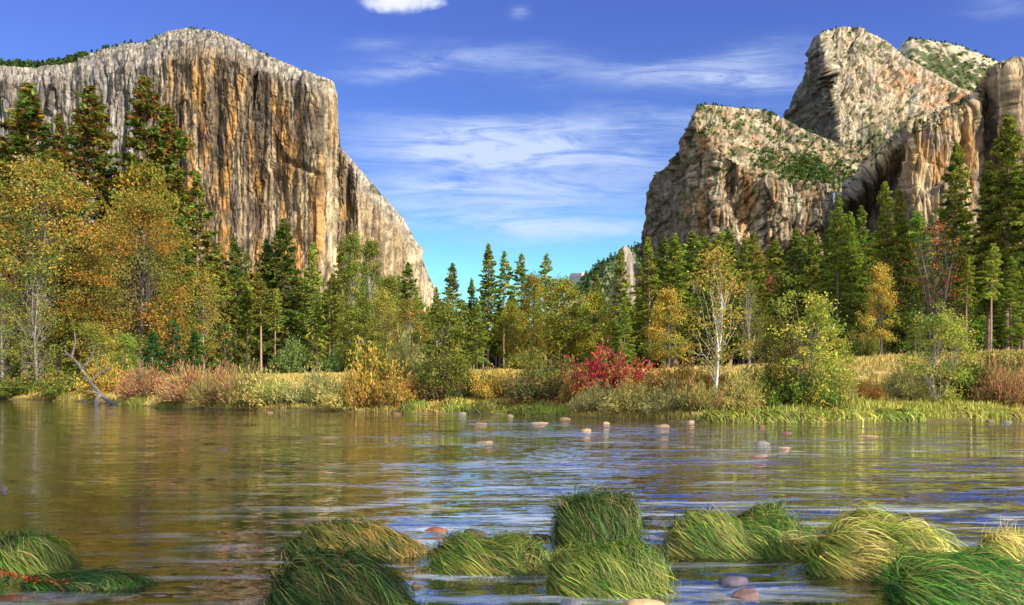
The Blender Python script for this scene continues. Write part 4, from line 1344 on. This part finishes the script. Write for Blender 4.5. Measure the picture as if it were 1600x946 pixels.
for s in [
    ('redgrass', 235, 588, 5, 110, 'reddish grass clump nearest the fallen log', 'grass'),
    ('redgrass', 300, 586, 4, 110, 'pinkish red grass clump in the middle of the left bank', 'grass'),
    ('redgrass', 355, 588, 5, 90, 'reddish grass clump below the cone covered young pine', 'grass'),
    ('reed', 330, 602, 1.2, 80, 'green and tan reeds at the waterline below the red grass', 'reeds'),
    ('reed', 385, 590, 1.2, 90, 'tall tan reeds at the waterline left of the willow bank', 'reeds'),
    ('willow2', 425, 586, 2.0, 110, 'tan willow at the water below the slanting bare trunk'),
    ('willow', 480, 588, 2.5, 110, 'grey green willow below the round olive bush'),
    ('willow2', 535, 592, 1.4, 90, 'low brown willow hanging over the water left of the tall orange willow'),
    ('yellowbush', 590, 548, 3.5, 110, 'tall orange yellow bush left of the leafy green alder'),
    ('orange', 570, 588, 1.6, 80, 'rusty bush at the waterline below the tall orange yellow bush'),
    ('orange', 625, 590, 2.0, 80, 'russet bush between the tall orange yellow bush and driftwood'),
    ('willow', 640, 545, 7, 90, 'olive willow behind the russet bush'),
    ('dark', 690, 590, 4, 90, 'dark brown thicket at the foot of the leafy green alder'),
    ('green', 745, 588, 7, 80, 'green bush on the golden bank right of the leafy alder'),
    ('orange', 775, 585, 5.5, 90, 'bush of mixed red and yellow leaves left of the dark overhang'),
    ('dark', 845, 588, 4.5, 120, 'dark twiggy bush overhanging a shaded hollow in the bank'),
    ('green', 860, 575, 7, 110, 'green willow top above the dark twiggy bush'),
    ('red', 955, 552, 6.5, 155, 'bright crimson dogwood on top of the bank'),
    ('redmix', 915, 580, 4.5, 90, 'orange red dogwood lower left of the crimson one'),
    ('orange', 905, 595, 5, 70, 'rusty yellow bush at the left foot of the crimson dogwood'),
    ('redmix', 1000, 585, 4.5, 85, 'dark red dogwood lower right of the crimson one'),
    ('orange', 1055, 578, 6, 110, 'brown orange bush left of the pale birch'),
    ('orange', 1100, 582, 8, 90, 'brownish bush behind the white birch trunks'),
    ('willow', 930, 606, 1.8, 90, 'silvery willow at the water below the crimson dogwood'),
    ('willow2', 985, 604, 1.6, 100, 'pale willow reaching the water in front of the dark red dogwood'),
    ('willow', 1045, 606, 1.6, 100, 'dense silvery willow left of the white birch trunks'),
    ('reed', 1095, 606, 2, 80, 'straw coloured reeds around the white birch trunks', 'reeds'),
    ('willow2', 1150, 596, 2.6, 90, 'pale willow right of the white birch trunks'),
    ('green', 1195, 592, 4, 90, 'green bush under the smaller leaning alder'),
    ('green', 1255, 585, 4, 120, 'dark green undergrowth beneath the large yellow green alder'),
    ('willow', 1300, 590, 5, 80, 'low willow at the right foot of the large alder'),
    ('willow', 1420, 582, 6, 80, 'low willow left of the round airy alder'),
    ('green', 1500, 572, 7, 110, 'green bush right of the round airy alder'),
    ('redgrass', 1560, 588, 4, 90, 'salmon red grass clump nearest the right edge', 'grass'),
    ('redgrass', 1600, 592, 3.5, 80, 'salmon grass clump cut by the right edge', 'grass'),
    ('green', 1570, 565, 9, 110, 'dark green bush behind the salmon red grass'),
    ('orange', 1350, 600, 6, 60, 'low tawny bush on the bare golden slope'),
    ('green', 25, 596, 3, 110, 'dark undergrowth at the left edge beneath the half bare alder'),
    ('green', 105, 592, 3, 100, 'green undergrowth left of the fallen log'),
    ('yellowbush', 165, 570, 5, 90, 'yellow green bush behind the fallen log'),
]:
    shrub(*s)
shrub('olivebush', 452, 535, 0, 66, 'round olive green bush alone before the dark conifers', 'shrub', None, 92)
shrub('olivebush', 530, 548, 0, 60, 'dull green bush right of the bent bare trunk', 'shrub', None, 98)
shrub('green', 1345, 530, 0, 60, 'leafy undergrowth at the foot of the golden brown tree', 'shrub', None, 100)
shrub('green', 820, 555, 0, 70, 'pale green saplings before the central pine trunks', 'shrub', None, 70)


def bank_grass():
    rng = np.random.default_rng(61)
    n = 120000
    px = rng.uniform(-60, 1680, n)
    ys = np.interp(px, *YSH)
    q = rng.uniform(0, 1, n) ** 1.6 * 34 + .1
    Y = ys + q
    X = (px - CX) / FPX * Y
    cl = fbm(X * .5, Y * .5, X * 0, 3)
    keep = (cl > -.22) | (q < 2)
    px, q, X, Y, cl = px[keep], q[keep], X[keep], Y[keep], cl[keep]
    n = len(px)
    Z = ground_z(X, Y)
    h = rng.uniform(.10, .36, n) * (1 + 1.2 * cl) * np.where(q > 14, .7, 1)
    a = rng.uniform(0, 6.283, n)
    wd = rng.uniform(.025, .06, n)
    lean = rng.normal(0, .25, (n, 2)) * h[:, None] + np.array([.08, -.05]) * h[:, None]
    b = np.stack([X, Y, Z - .03], 1)
    w = np.stack([np.cos(a), np.sin(a), 0 * a], 1) * wd[:, None]
    tip = b + np.stack([lean[:, 0], lean[:, 1], h], 1)
    mid = b + (tip - b) * .55 + np.stack([-lean[:, 0], -lean[:, 1], 0 * h], 1) * .15
    V = np.stack([b - w, b + w, mid + w * .7, tip, mid - w * .7], 1)
    i = np.arange(n)[:, None] * 5
    F4 = i + np.array([[0, 1, 2, 4]])
    F3 = i + np.array([[4, 2, 3]])
    c = np.array([.44, .30, .085])[None] * rng.uniform(.7, 1.3, (n, 1))
    gold = sst(cl, -.1, .3)
    c = mixc(c, (.52, .38, .12), gold * .6)
    gr = sst(2.6 - q, 0, 1.6) * (sst(fbm(X * .3, Y * .3, X * 0 + 8, 2), -.25, .12))
    gr = np.maximum(gr * .85, .45 * sst(fbm(X * .2, Y * .2, X * 0 + 5, 3), .05, .25))
    gr = gr * np.maximum(.25, np.maximum(sst(px, 620, 650) * sst(-px, -920, -880), sst(px, 1080, 1110)))
    c = mixc(c, (.19, .27, .03), gr)
    lit = sst(px, 1290, 1340) * sst(7 - q, 0, 4)
    c = mixc(c, (.44, .42, .08), lit * .6)
    c = mixc(c, (.25, .28, .05), .6 * sst(fbm(X * .12, Y * .25, X * 0 + 15, 3), -.05, .25) * sst(px, 1150, 1250))
    red = np.maximum(sst(px, 200, 235) * sst(-px, -420, -370), sst(px, 1515, 1560)) * sst(q, 1.5, 4) * sst(-q, -12, -7)
    c = mixc(c, (.34, .13, .06), red * .6)
    me = mesh('bank_grass', V, F4, F3, np.repeat(c, 5, 0), False, M_GRASS)
    add_obj('bank_grass', me, kind='stuff')


bank_grass()


# ------------------------------------------------------------------ sedge tussocks
def tussock(name, label, Y, px, wpx, hpx, pal, flow, seed, nb=4200, depth=.75, boxy=2.6, L=(.16, .46), bw=.006, stray=30, yaw=0.0, lumps=(), group=None, stray_h=.22, base=(.05, .035, .018)):
    """combed sedge over an earthy mound standing in the water"""
    rng = np.random.default_rng(seed)
    X = (px - CX) / FPX * Y
    a = wpx / FPX * Y / 2 * (.86 if Y < 12 else 1)
    c = hpx / FPX * Y * (.78 if Y < 12 else .9)
    b = a * depth
    ax = np.array([a, b, c])
    root = add_obj(name, None, None, (X, Y + b * .8, -.02), yaw, (1, 1, 1), label, 'tussock', group)
    # mound: superellipsoid with lumps
    nu, nv = 40, 16

    def surf(u, v):
        d = np.stack([np.cos(u) * np.cos(v), np.sin(u) * np.cos(v), np.sin(v)], -1)
        r = (np.abs(d) ** boxy).sum(-1) ** (-1 / boxy)
        return d * r[..., None] * ax

    def bump(p):
        k = 1 + .22 * fbm(p[..., 0] / a * 1.5 + seed, p[..., 1] / b * 1.5, p[..., 2] / c, 3)
        for (lx, s, wd) in lumps:
            k = k + s * np.exp(-((p[..., 0] / a - lx) / wd) ** 2)
        return k

    def onto(p, off):
        d = p / ax
        r = (np.abs(d) ** boxy).sum(-1) ** (1 / boxy) + 1e-9
        q = p / r[..., None]
        k = bump(q)
        return q * np.stack([1 + .25 * (k - 1), 1 + .25 * (k - 1), k], -1) * (1 + off)[..., None]
    U, Vv = np.meshgrid(np.linspace(0, 2 * math.pi, nu, endpoint=False), np.linspace(-.5, math.pi / 2, nv), indexing='ij')
    S = surf(U, Vv)
    S = onto(S, 0 * U - .05)
    i, j = np.meshgrid(np.arange(nu), np.arange(nv - 1), indexing='ij')
    F = np.stack([i * nv + j, ((i + 1) % nu) * nv + j, ((i + 1) % nu) * nv + j + 1, i * nv + j + 1], -1).reshape(-1, 4)
    mc = np.array(base) * (1 + .5 * fbm(S[..., 0] * 9, S[..., 1] * 9, S[..., 2] * 9, 3)).reshape(-1)[:, None]
    add_obj('mound', mesh('tussock_mound', S, F, None, mc, True, M_STONE), root)
    # blades
    n = int(nb * 2.0)
    th = rng.uniform(0, 2 * math.pi, n)
    ph = np.arcsin(rng.uniform(.0, 1, n) ** .75)
    p = onto(surf(th, ph), rng.uniform(-.03, .02, n))
    ln = rng.uniform(L[0], L[1], n)
    K = 6
    fl = np.array(flow, float)
    clump = fbm(p[:, 0] / a * 5 + seed, p[:, 1] / a * 5, p[:, 2] / a * 5, 3)
    off_end = (.35 + 1.5 * sst(clump, -.25, .3)) * rng.uniform(.0, .13, n) * rng.choice([.4, 1, 1.9], n)
    pts = [p]
    ang = rng.normal(0, .34, n) + 1.3 * fbm(p[:, 0] * 3.2 + seed, p[:, 1] * 3.2, p[:, 2] * 3, 2)
    fx, fy = fl[0] * np.cos(ang) - fl[1] * np.sin(ang), fl[0] * np.sin(ang) + fl[1] * np.cos(ang)
    for k in range(1, K):
        s = k / (K - 1)
        rad = p / (ax * ax)
        rad /= np.linalg.norm(rad, axis=1)[:, None] + 1e-9
        d = np.stack([fx, fy, np.full(n, -.10 - .65 * s)], 1) + .28 * rad * np.array([1, 1, 0]) + rng.normal(0, .10, (n, 3))
        d -= rad * (d * rad).sum(1)[:, None]
        d /= np.linalg.norm(d, axis=1)[:, None] + 1e-9
        p = p + d * (ln / (K - 1))[:, None]
        p = onto(p, off_end * math.sin(math.pi * min(1, s * .8)) + .02)
        p[:, 2] = np.where(p[:, 2] < -.03, -.03 + .1 * (p[:, 2] + .03), p[:, 2])
        pts.append(p)
    Pt = np.stack(pts, 1)
    T = np.gradient(Pt, axis=1)
    Nn = Pt / (ax * ax)
    Wv = np.cross(T, Nn + rng.normal(0, .25, (n, 1, 3)) * np.linalg.norm(Nn, axis=2)[..., None])
    Wv /= np.linalg.norm(Wv, axis=2)[..., None] + 1e-9
    tap = np.interp(np.linspace(0, 1, K), [0, .3, 1], [.8, 1, .12])
    wv = Wv * (bw * rng.uniform(.5, 1.1, n)[:, None] * tap[None])[..., None] * .5
    V = np.stack([Pt - wv, Pt + wv], 2).reshape(-1, 3)
    bi = (np.arange(n)[:, None] * K + np.arange(K - 1)[None]).ravel() * 2
    F = np.stack([bi, bi + 1, bi + 3, bi + 2], 1)
    pal = np.array(pal)
    f = fbm(Pt[:, 0, 0] * 4 + seed, Pt[:, 0, 1] * 4, Pt[:, 0, 2] * 4, 3)
    idx = np.clip(((f + .4) / .8 + rng.normal(0, .2, n)) * len(pal), 0, len(pal) - .01).astype(int)
    col = pal[idx] * np.exp(rng.normal(-.12, .5, (n, 1)) + 1.1 * clump[:, None])
    dead = rng.random(n) < .09
    col[dead] = np.array([.42, .30, .11]) * rng.uniform(.5, 1.2, (dead.sum(), 1))
    colv = np.repeat(col, K, 0).reshape(n, K, 3)
    tip = np.linspace(0, 1, K)[None, :] ** 5 * rng.uniform(0, 1, n)[:, None]
    colv = mixc(colv, (.46, .40, .12), tip * .55)
    g = Geo()
    g.add(V, F, np.repeat(colv.reshape(-1, 3), 2, 0))
    # loose blades that stand up
    for k in range(int(stray * 1.6)):
        t0, p0 = rng.uniform(0, 6.28), math.asin(rng.uniform(.35, 1))
        q0 = onto(surf(np.array([t0]), np.array([p0])), np.array([0.0]))[0]
        h = stray_h * rng.uniform(.2, 1.15)
        s = np.linspace(0, 1, 6)
        dx, dy = rng.normal(0, .35, 2) * h
        P = q0 + np.stack([dx * s + flow[0] * .35 * h * s * s, dy * s, h * (s - .35 * s * s * rng.uniform(.2, 1.6))], 1)
        w = np.array([bw * .42, 0, 0])[None] * (1 - .9 * s)[:, None]
        Vs = np.stack([P - w, P + w], 1).reshape(-1, 3)
        bi = np.arange(5) * 2
        g.add(Vs, np.stack([bi, bi + 1, bi + 3, bi + 2], 1), pal[rng.integers(len(pal))] * rng.uniform(.8, 1.6))
    add_obj('grass', g.mesh('tussock_grass', M_GRASS, True), root)
    return root


TD = ((.007, .028, .005), (.013, .048, .007), (.028, .075, .010), (.07, .115, .016))  # deep greens, with shade on the tussocks put into the colour
TG = ((.013, .052, .006), (.03, .095, .009), (.07, .15, .014), (.20, .22, .03))
TY = ((.07, .135, .014), (.18, .235, .025), (.46, .39, .08), (.62, .45, .14))
TO = ((.012, .038, .006), (.03, .068, .009), (.10, .10, .014), (.27, .15, .03))  # olive and rust blades, darkened to carry the left-hand shade in their colour
TB = ((.012, .065, .007), (.026, .11, .010), (.055, .16, .014), (.13, .19, .026))
TLIST = [
    ('upright boxy sedge tussock standing alone, tallest in the river', 7.7, 934, 136, 92, TD + ((.12, .15, .02),), (.5, -.6), 71, dict(boxy=4.2, depth=.8, nb=5200, lumps=((.5, .0, .5),), stray=26)),
    ('long low sedge tussock tapering to the right, behind the rounded dark one', 7.35, 545, 222, 56, TO, (.9, -.45), 72, dict(boxy=2.3, depth=.45, nb=5200, lumps=((-.4, .12, .5), (.9, -.3, .4)), stray=22)),
    ('rounded dark green tussock cut by the bottom edge at left', 5.5, 520, 236, 96, TD + ((.14, .13, .025),), (.9, -.5), 73, dict(boxy=2.5, depth=.6, nb=6000, bw=.0075, stray=40, lumps=((-.4, .1, .5), (.95, -.3, .4)))),
    ('two humped green tussock left of the bright bottom one', 6.75, 762, 206, 60, TG + ((.03, .06, .012),), (.75, -.6), 74, dict(boxy=2.7, depth=.5, nb=5400, lumps=((-.55, .08, .3), (-.05, -.12, .2), (.5, .12, .35)), stray=34)),
    ('broad bright green tussock before the boxy one at the bottom', 6.05, 948, 196, 80, TG + ((.16, .2, .03),), (.7, -.6), 75, dict(boxy=3.0, depth=.6, nb=5600, stray=40)),
    ('double tussock with a straw coloured saddle in the middle', 7.4, 1158, 238, 72, TG + ((.30, .25, .08),), (.65, -.65), 76, dict(boxy=3.0, depth=.5, nb=6400, lumps=((-.5, .03, .3), (0, -.1, .2), (.6, .16, .35)), stray=36, stray_h=.2)),
    ('sunlit yellow tussock with bristling straw tips', 6.6, 1408, 266, 92, TY, (.9, -.35), 77, dict(boxy=2.4, depth=.55, nb=7200, lumps=((-.35, .16, .4), (.8, -.25, .4)), stray=160, stray_h=.16)),
    ('dark green sedge mass at the bottom right corner', 5.75, 1532, 250, 80, TB, (.95, -.3), 78, dict(boxy=2.4, depth=.7, nb=6800, stray=40, lumps=((-.5, .05, .4),))),
    ('small pale tussock at the right edge behind the sunlit one', 7.3, 1590, 112, 44, TY[1:], (.7, -.5), 79, dict(boxy=2.4, depth=.6, nb=2600, stray=60, stray_h=.22)),
    ('flat topped tussock at the left edge with red fallen leaves', 6.75, 18, 160, 62, TG + ((.15, .17, .03),), (.85, -.5), 80, dict(boxy=2.6, depth=.6, nb=5000, stray=40, lumps=((.8, -.25, .4),))),
    ('low sedge trailing flat on the water at left', 6.25, 112, 214, 28, TB[:3] + ((.02, .06, .03),), (1, -.12), 81, dict(boxy=2.2, depth=.35, nb=3600, L=(.35, .7), stray=4)),
    ('small green tuft at the bottom edge right of the rounded dark tussock', 5.55, 640, 62, 20, TB, (.9, -.2), 82, dict(boxy=2.2, depth=.6, nb=1200, stray=12, L=(.15, .35))),
]
for (lab, Y, px, w, h, pal, fl, sd_, kw) in TLIST:
    tussock('grass_tussock', lab, Y, px, w, h, pal, fl, sd_, **kw)
BS = ((.11, .17, .018), (.17, .21, .025), (.22, .22, .03), (.13, .13, .02))
BY = ((.26, .24, .04), (.36, .30, .06), (.18, .20, .03))
for k, (lab, q, px, w, h, pal) in enumerate([
    ('green sedge mound on the waterline below the pale birch', -.1, 1150, 90, 17, BS), ('dark edged sedge mound on the waterline below the large alder', -.1, 1235, 95, 16, BS),
    ('rounded bright green sedge mound on the right waterline', -.1, 1405, 75, 17, BS), ('yellow sedge mound left of the rounded bright green one', .3, 1330, 80, 16, BY),
    ('yellow sedge mound right of the rounded bright green one', .4, 1490, 90, 16, BY), ('straw sedge mound at the right edge waterline', .4, 1575, 90, 14, BY),
    ('yellow green sedge mound just left of the fallen log', .3, 118, 60, 14, BY), ('green sedge mound just right of the fallen log', .2, 222, 62, 14, BS),
    ('green sedge mound at the waterline below the red grass', .2, 275, 60, 13, BS), ('golden sedge mound beside the driftwood', .6, 712, 55, 20, BY),
    ('bright green sedge mound at the waterline in the middle', .5, 765, 70, 16, BS), ('vivid green mound of low sedge beneath the dark hollow', .8, 850, 75, 14, BS),
    ('small green sedge mound left of the driftwood', .2, 648, 40, 18, BS)]):
    Yt = float(np.interp(px, *YSH)) + q
    tussock('sedge_mound', lab, Yt, px, w, h, pal, (.3, -.7), 90 + k, nb=1500, bw=.045, L=(.4, 1.0), stray=14, stray_h=.5, depth=.6)


# ------------------------------------------------------------------ stones
def stone(label, px, base, w, h, col, seed, group=None, flat=.7):
    """river stone with worn facets, half sunk in the water"""
    Y = CAMZ * FPX / (base - HY)
    X = (px - CX) / FPX * Y
    rng = np.random.default_rng(seed)
    nu, nv = 28, 16
    U, Vv = np.meshgrid(np.linspace(0, 2 * math.pi, nu, endpoint=False), np.linspace(-math.pi / 2, math.pi / 2, nv), indexing='ij')
    d = np.stack([np.cos(U) * np.cos(Vv), np.sin(U) * np.cos(Vv), np.sin(Vv)], -1)
    r = 1 + .18 * fbm(d[..., 0] * 1.1 + seed, d[..., 1] * 1.1, d[..., 2] * 1.1, 3)
    for k in range(13):
        nrm = rng.normal(size=3) * np.array([1, 1, .45])
        nrm /= np.linalg.norm(nrm)
        lim = rng.uniform(.58, .88)
        dot = d @ nrm
        r = np.where(dot * r > lim, lim / np.maximum(dot, .05), r)
    a = w / FPX * Y / 2 * (1.05 if Y > 15 else 1.0)
    c = h / FPX * Y
    S = d * r[..., None] * np.array([a * 1.08, a * flat, c * (.42 if Y > 15 else .95)])
    F = []
    i, j = np.meshgrid(np.arange(nu), np.arange(nv - 1), indexing='ij')
    F = np.stack([i * nv + j, ((i + 1) % nu) * nv + j, ((i + 1) % nu) * nv + j + 1, i * nv + j + 1], -1).reshape(-1, 4)
    cc_ = np.array(col)[None] * (1 + .4 * fbm(d[..., 0] * 3 + seed, d[..., 1] * 3, d[..., 2] * 3, 3)).reshape(-1)[:, None]
    me = mesh('river_stone', S, F, None, cc_, True, M_STONE)
    add_obj('river_stone', me, None, (X, Y + a * flat, -.01), rng.uniform(-.4, .4), (1, 1, 1), label, 'stone', group)


TANS, REDS, GRYS, DKS, PURP = (.19, .13, .078), (.14, .075, .048), (.17, .158, .14), (.045, .04, .04), (.09, .08, .10)
for k, s in enumerate([
    ('brown stone alone in mid river, left of the centre rocks', 758, 692, 30, 8, (.22, .16, .10)),
    ('largest pale angular boulder at the far bank in the middle', 1034, 668, 32, 14, TANS),
    ('pale pointed stone left of the largest boulder', 947, 663, 13, 10, (.28, .21, .12)),
    ('orange rounded stone left of the pale pointed one', 916, 673, 18, 7, (.45, .26, .10)),
    ('small reddish stone right of the largest boulder', 1079, 671, 19, 5, REDS),
    ('upright grey boulder of the right river, below the sedge mounds', 1196, 695, 27, 15, GRYS),
    ('flat pink streaked stone right of the upright grey boulder', 1230, 701, 28, 5, (.40, .24, .17)),
    ('dark red stone below the upright grey boulder', 1190, 714, 30, 10, (.24, .12, .09)),
    ('rust coloured stone up right of the upright grey boulder', 1233, 678, 22, 8, REDS),
    ('small brown stone touching the dark edged sedge mound', 1190, 667, 15, 6, REDS),
    ('low tan slab near the far bank, right of the driftwood', 748, 663, 24, 7, TANS),
    ('upright tan stone behind the low tan slab', 796, 651, 12, 8, TANS),
    ('flat tan stone in the middle of the gravel bar', 842, 662, 36, 5, (.40, .25, .15)),
    ('tan stone at the foot of the silvery willow', 883, 655, 16, 7, TANS),
    ('grey stone on the waterline beside the driftwood', 722, 648, 16, 10, GRYS),
    ('brown boulder on the waterline at the left of the green sedge mound', 1080, 661, 14, 10, (.28, .20, .15)),
    ('tan stone on the waterline under the tan willow', 420, 645, 12, 4, TANS),
    ('reddish stone on the waterline under the russet bush', 618, 647, 16, 5, REDS),
    ('pale stone at the right edge waterline among straw sedge', 1578, 660, 18, 6, (.22, .20, .17)),
    ('tan stone at the waterline right of the yellow sedge mound', 1550, 659, 14, 7, TANS),
    ('brown stone sitting left of the rounded bright green sedge mound', 1325, 659, 11, 8, (.25, .17, .13)),
    ('red streaked flat stone in the right shallows', 1362, 682, 40, 3, (.38, .2, .12)),
    ('dark wet stone in the open left river', 345, 702, 24, 5, DKS),
    ('dark wet stone cut by the left edge in mid river', 0, 768, 18, 10, DKS),
    ('small dark stone in the quiet left river', 190, 686, 20, 3, DKS),
    ('dark stone mottled with moss above the two humped tussock', 738, 842, 50, 15, (.07, .06, .045)),
    ('dark wet stone left of the boxy tussock', 848, 845, 36, 13, DKS),
    ('smooth brick red stone just breaking the water behind the low tussock', 684, 832, 42, 8, (.20, .075, .04)),
    ('small dark stone below the two humped tussock', 652, 918, 24, 9, (.10, .08, .07)),
    ('smooth violet grey stone below the double tussock', 1152, 916, 54, 14, PURP),
    ('purplish brown stone below the smooth violet grey one', 1172, 938, 52, 18, (.15, .09, .08)),
    ('rough tan stone at the bottom edge under the broad bright tussock', 1005, 956, 80, 16, (.40, .28, .15)),
    ('round grey stone at the bottom edge left of the rough tan stone', 892, 952, 40, 16, (.14, .14, .16)),
    ('dark reddish stone between the boxy and double tussocks', 1030, 862, 26, 12, (.12, .05, .045)),
    ('dark stone under water foam right of the boxy tussock', 1020, 812, 30, 6, DKS),
    ('brown stone in the gap below the sunlit yellow tussock', 1430, 925, 36, 12, (.13, .08, .08)),
]):
    stone(s[0], *s[1:6], seed=200 + k)


# ------------------------------------------------------------------ dead wood
def wood(name, label, paths, cat, col=(.13, .11, .09)):
    """paths: (part name, [(px, py, Y)...], r0, r1)"""
    first = paths[0][1][0]
    loc = np.array([(first[0] - CX) / FPX * first[2], first[2], CAMZ + (HY - first[1]) / FPX * first[2]])
    root = add_obj(name, None, None, loc, 0, (1, 1, 1), label, cat)
    rng = np.random.default_rng(int(first[0]))
    for (pn, pts, r0, r1) in paths:
        P = np.array([[(p[0] - CX) / FPX * p[2], p[2], CAMZ + (HY - p[1]) / FPX * p[2]] for p in pts])
        t = np.linspace(0, 1, len(P))
        tt = np.linspace(0, 1, 18)
        Q = np.stack([np.interp(tt, t, P[:, i]) for i in range(3)], 1) - loc
        Q[1:-1] = (Q[:-2] + Q[1:-1] * 2 + Q[2:]) / 4
        Q += rng.normal(0, r0 * .12, Q.shape)
        g = Geo()
        g.tube(Q, (r0 + (r1 - r0) * tt) * rng.uniform(.85, 1.15, 18), np.array(col) * rng.uniform(.9, 1.15), 8)
        add_obj(pn, g.mesh(pn, M_BARK, True), root)


wood('fallen_log', 'grey fallen log with bare forks leaning from the left bank into the water', [
    ('trunk', [(196, 634, 60.5), (172, 629, 62), (152, 612, 65), (137, 592, 67), (120, 566, 69), (100, 548, 71)], .20, .07),
    ('stump', [(151, 642, 60), (152, 628, 61), (156, 617, 62)], .22, .15),
    ('branch', [(165, 622, 63), (150, 614, 62.5), (134, 611, 62)], .12, .05),
    ('branch', [(128, 578, 68), (142, 560, 68), (150, 540, 68)], .12, .03),
    ('branch', [(112, 558, 70), (118, 535, 70), (116, 518, 70)], .10, .03),
    ('branch', [(140, 598, 66), (160, 580, 66), (180, 572, 66)], .10, .03),
], 'log')
wood('driftwood', 'pale driftwood branch lying on the grass right of the fallen log', [('trunk', [(172, 614, 72), (188, 609, 73), (205, 603, 74)], .12, .06)], 'driftwood', (.5, .45, .38))
wood('driftwood', 'brown driftwood snag on the waterline beside the grey stone', [
    ('trunk', [(642, 643, 45), (660, 636, 45.5), (676, 626, 46)], .16, .06), ('branch', [(655, 638, 45.4), (665, 622, 45.6), (682, 608, 46)], .11, .03), ('branch', [(650, 641, 45), (668, 641, 45), (686, 636, 45)], .10, .04)], 'driftwood', (.32, .22, .15))
wood('driftwood', 'bare grey branches lying under the dark twiggy bush', [
    ('trunk', [(826, 629, 44.5), (850, 622, 45), (876, 619, 45.5)], .10, .04), ('branch', [(840, 626, 44.8), (858, 628, 44.6), (880, 631, 44.5)], .07, .03)], 'driftwood', (.34, .27, .22))
wood('leaning_pole', 'thin leaning dead stem right of the white birch trunks', [('trunk', [(1136, 640, 36), (1158, 600, 37), (1172, 560, 38), (1180, 520, 39)], .06, .02), ('branch', [(1163, 585, 37.3), (1178, 570, 37.5), (1192, 556, 38)], .03, .012)], 'dead tree', (.24, .17, .12))
wood('driftwood', 'fan of bare roots below the large yellow green alder', [
    ('trunk', [(1234, 622, 37), (1246, 630, 36), (1256, 638, 35)], .09, .04), ('branch', [(1236, 624, 37), (1254, 626, 36.5), (1268, 634, 35.5)], .07, .03), ('branch', [(1234, 620, 37), (1256, 619, 37), (1274, 616, 37)], .06, .02)], 'driftwood', (.40, .34, .28))


def fallen_leaves():
    # red and orange autumn leaves caught in the sedge at the left, and a few on the other tussocks
    rng = np.random.default_rng(88)
    g = Geo()
    n = 420
    px = rng.uniform(-15, 118, n)
    Y = 6.42 + rng.normal(0, .05, n) - (px - 50) * .0012
    z = .045 + .03 * rng.random(n) + .05 * sst(-px, -70, 0)
    c = np.stack([(px - CX) / FPX * Y, Y - .12, z], 1)
    pal = np.array([(.42, .06, .03), (.50, .14, .05), (.36, .10, .05), (.50, .24, .08)])
    g.leaves(c, rng.normal(size=(n, 3)) * np.array([1, 1, .3]), rng.uniform(.02, .045, n), .022, pal[rng.integers(0, 4, n)] * rng.uniform(.6, 1.2, (n, 1)), rng, np.tile([0, .3, 1.0], (n, 1)))
    add_obj('fallen_leaves', g.mesh('fallen_leaves', M_LEAF), kind='stuff')


fallen_leaves()
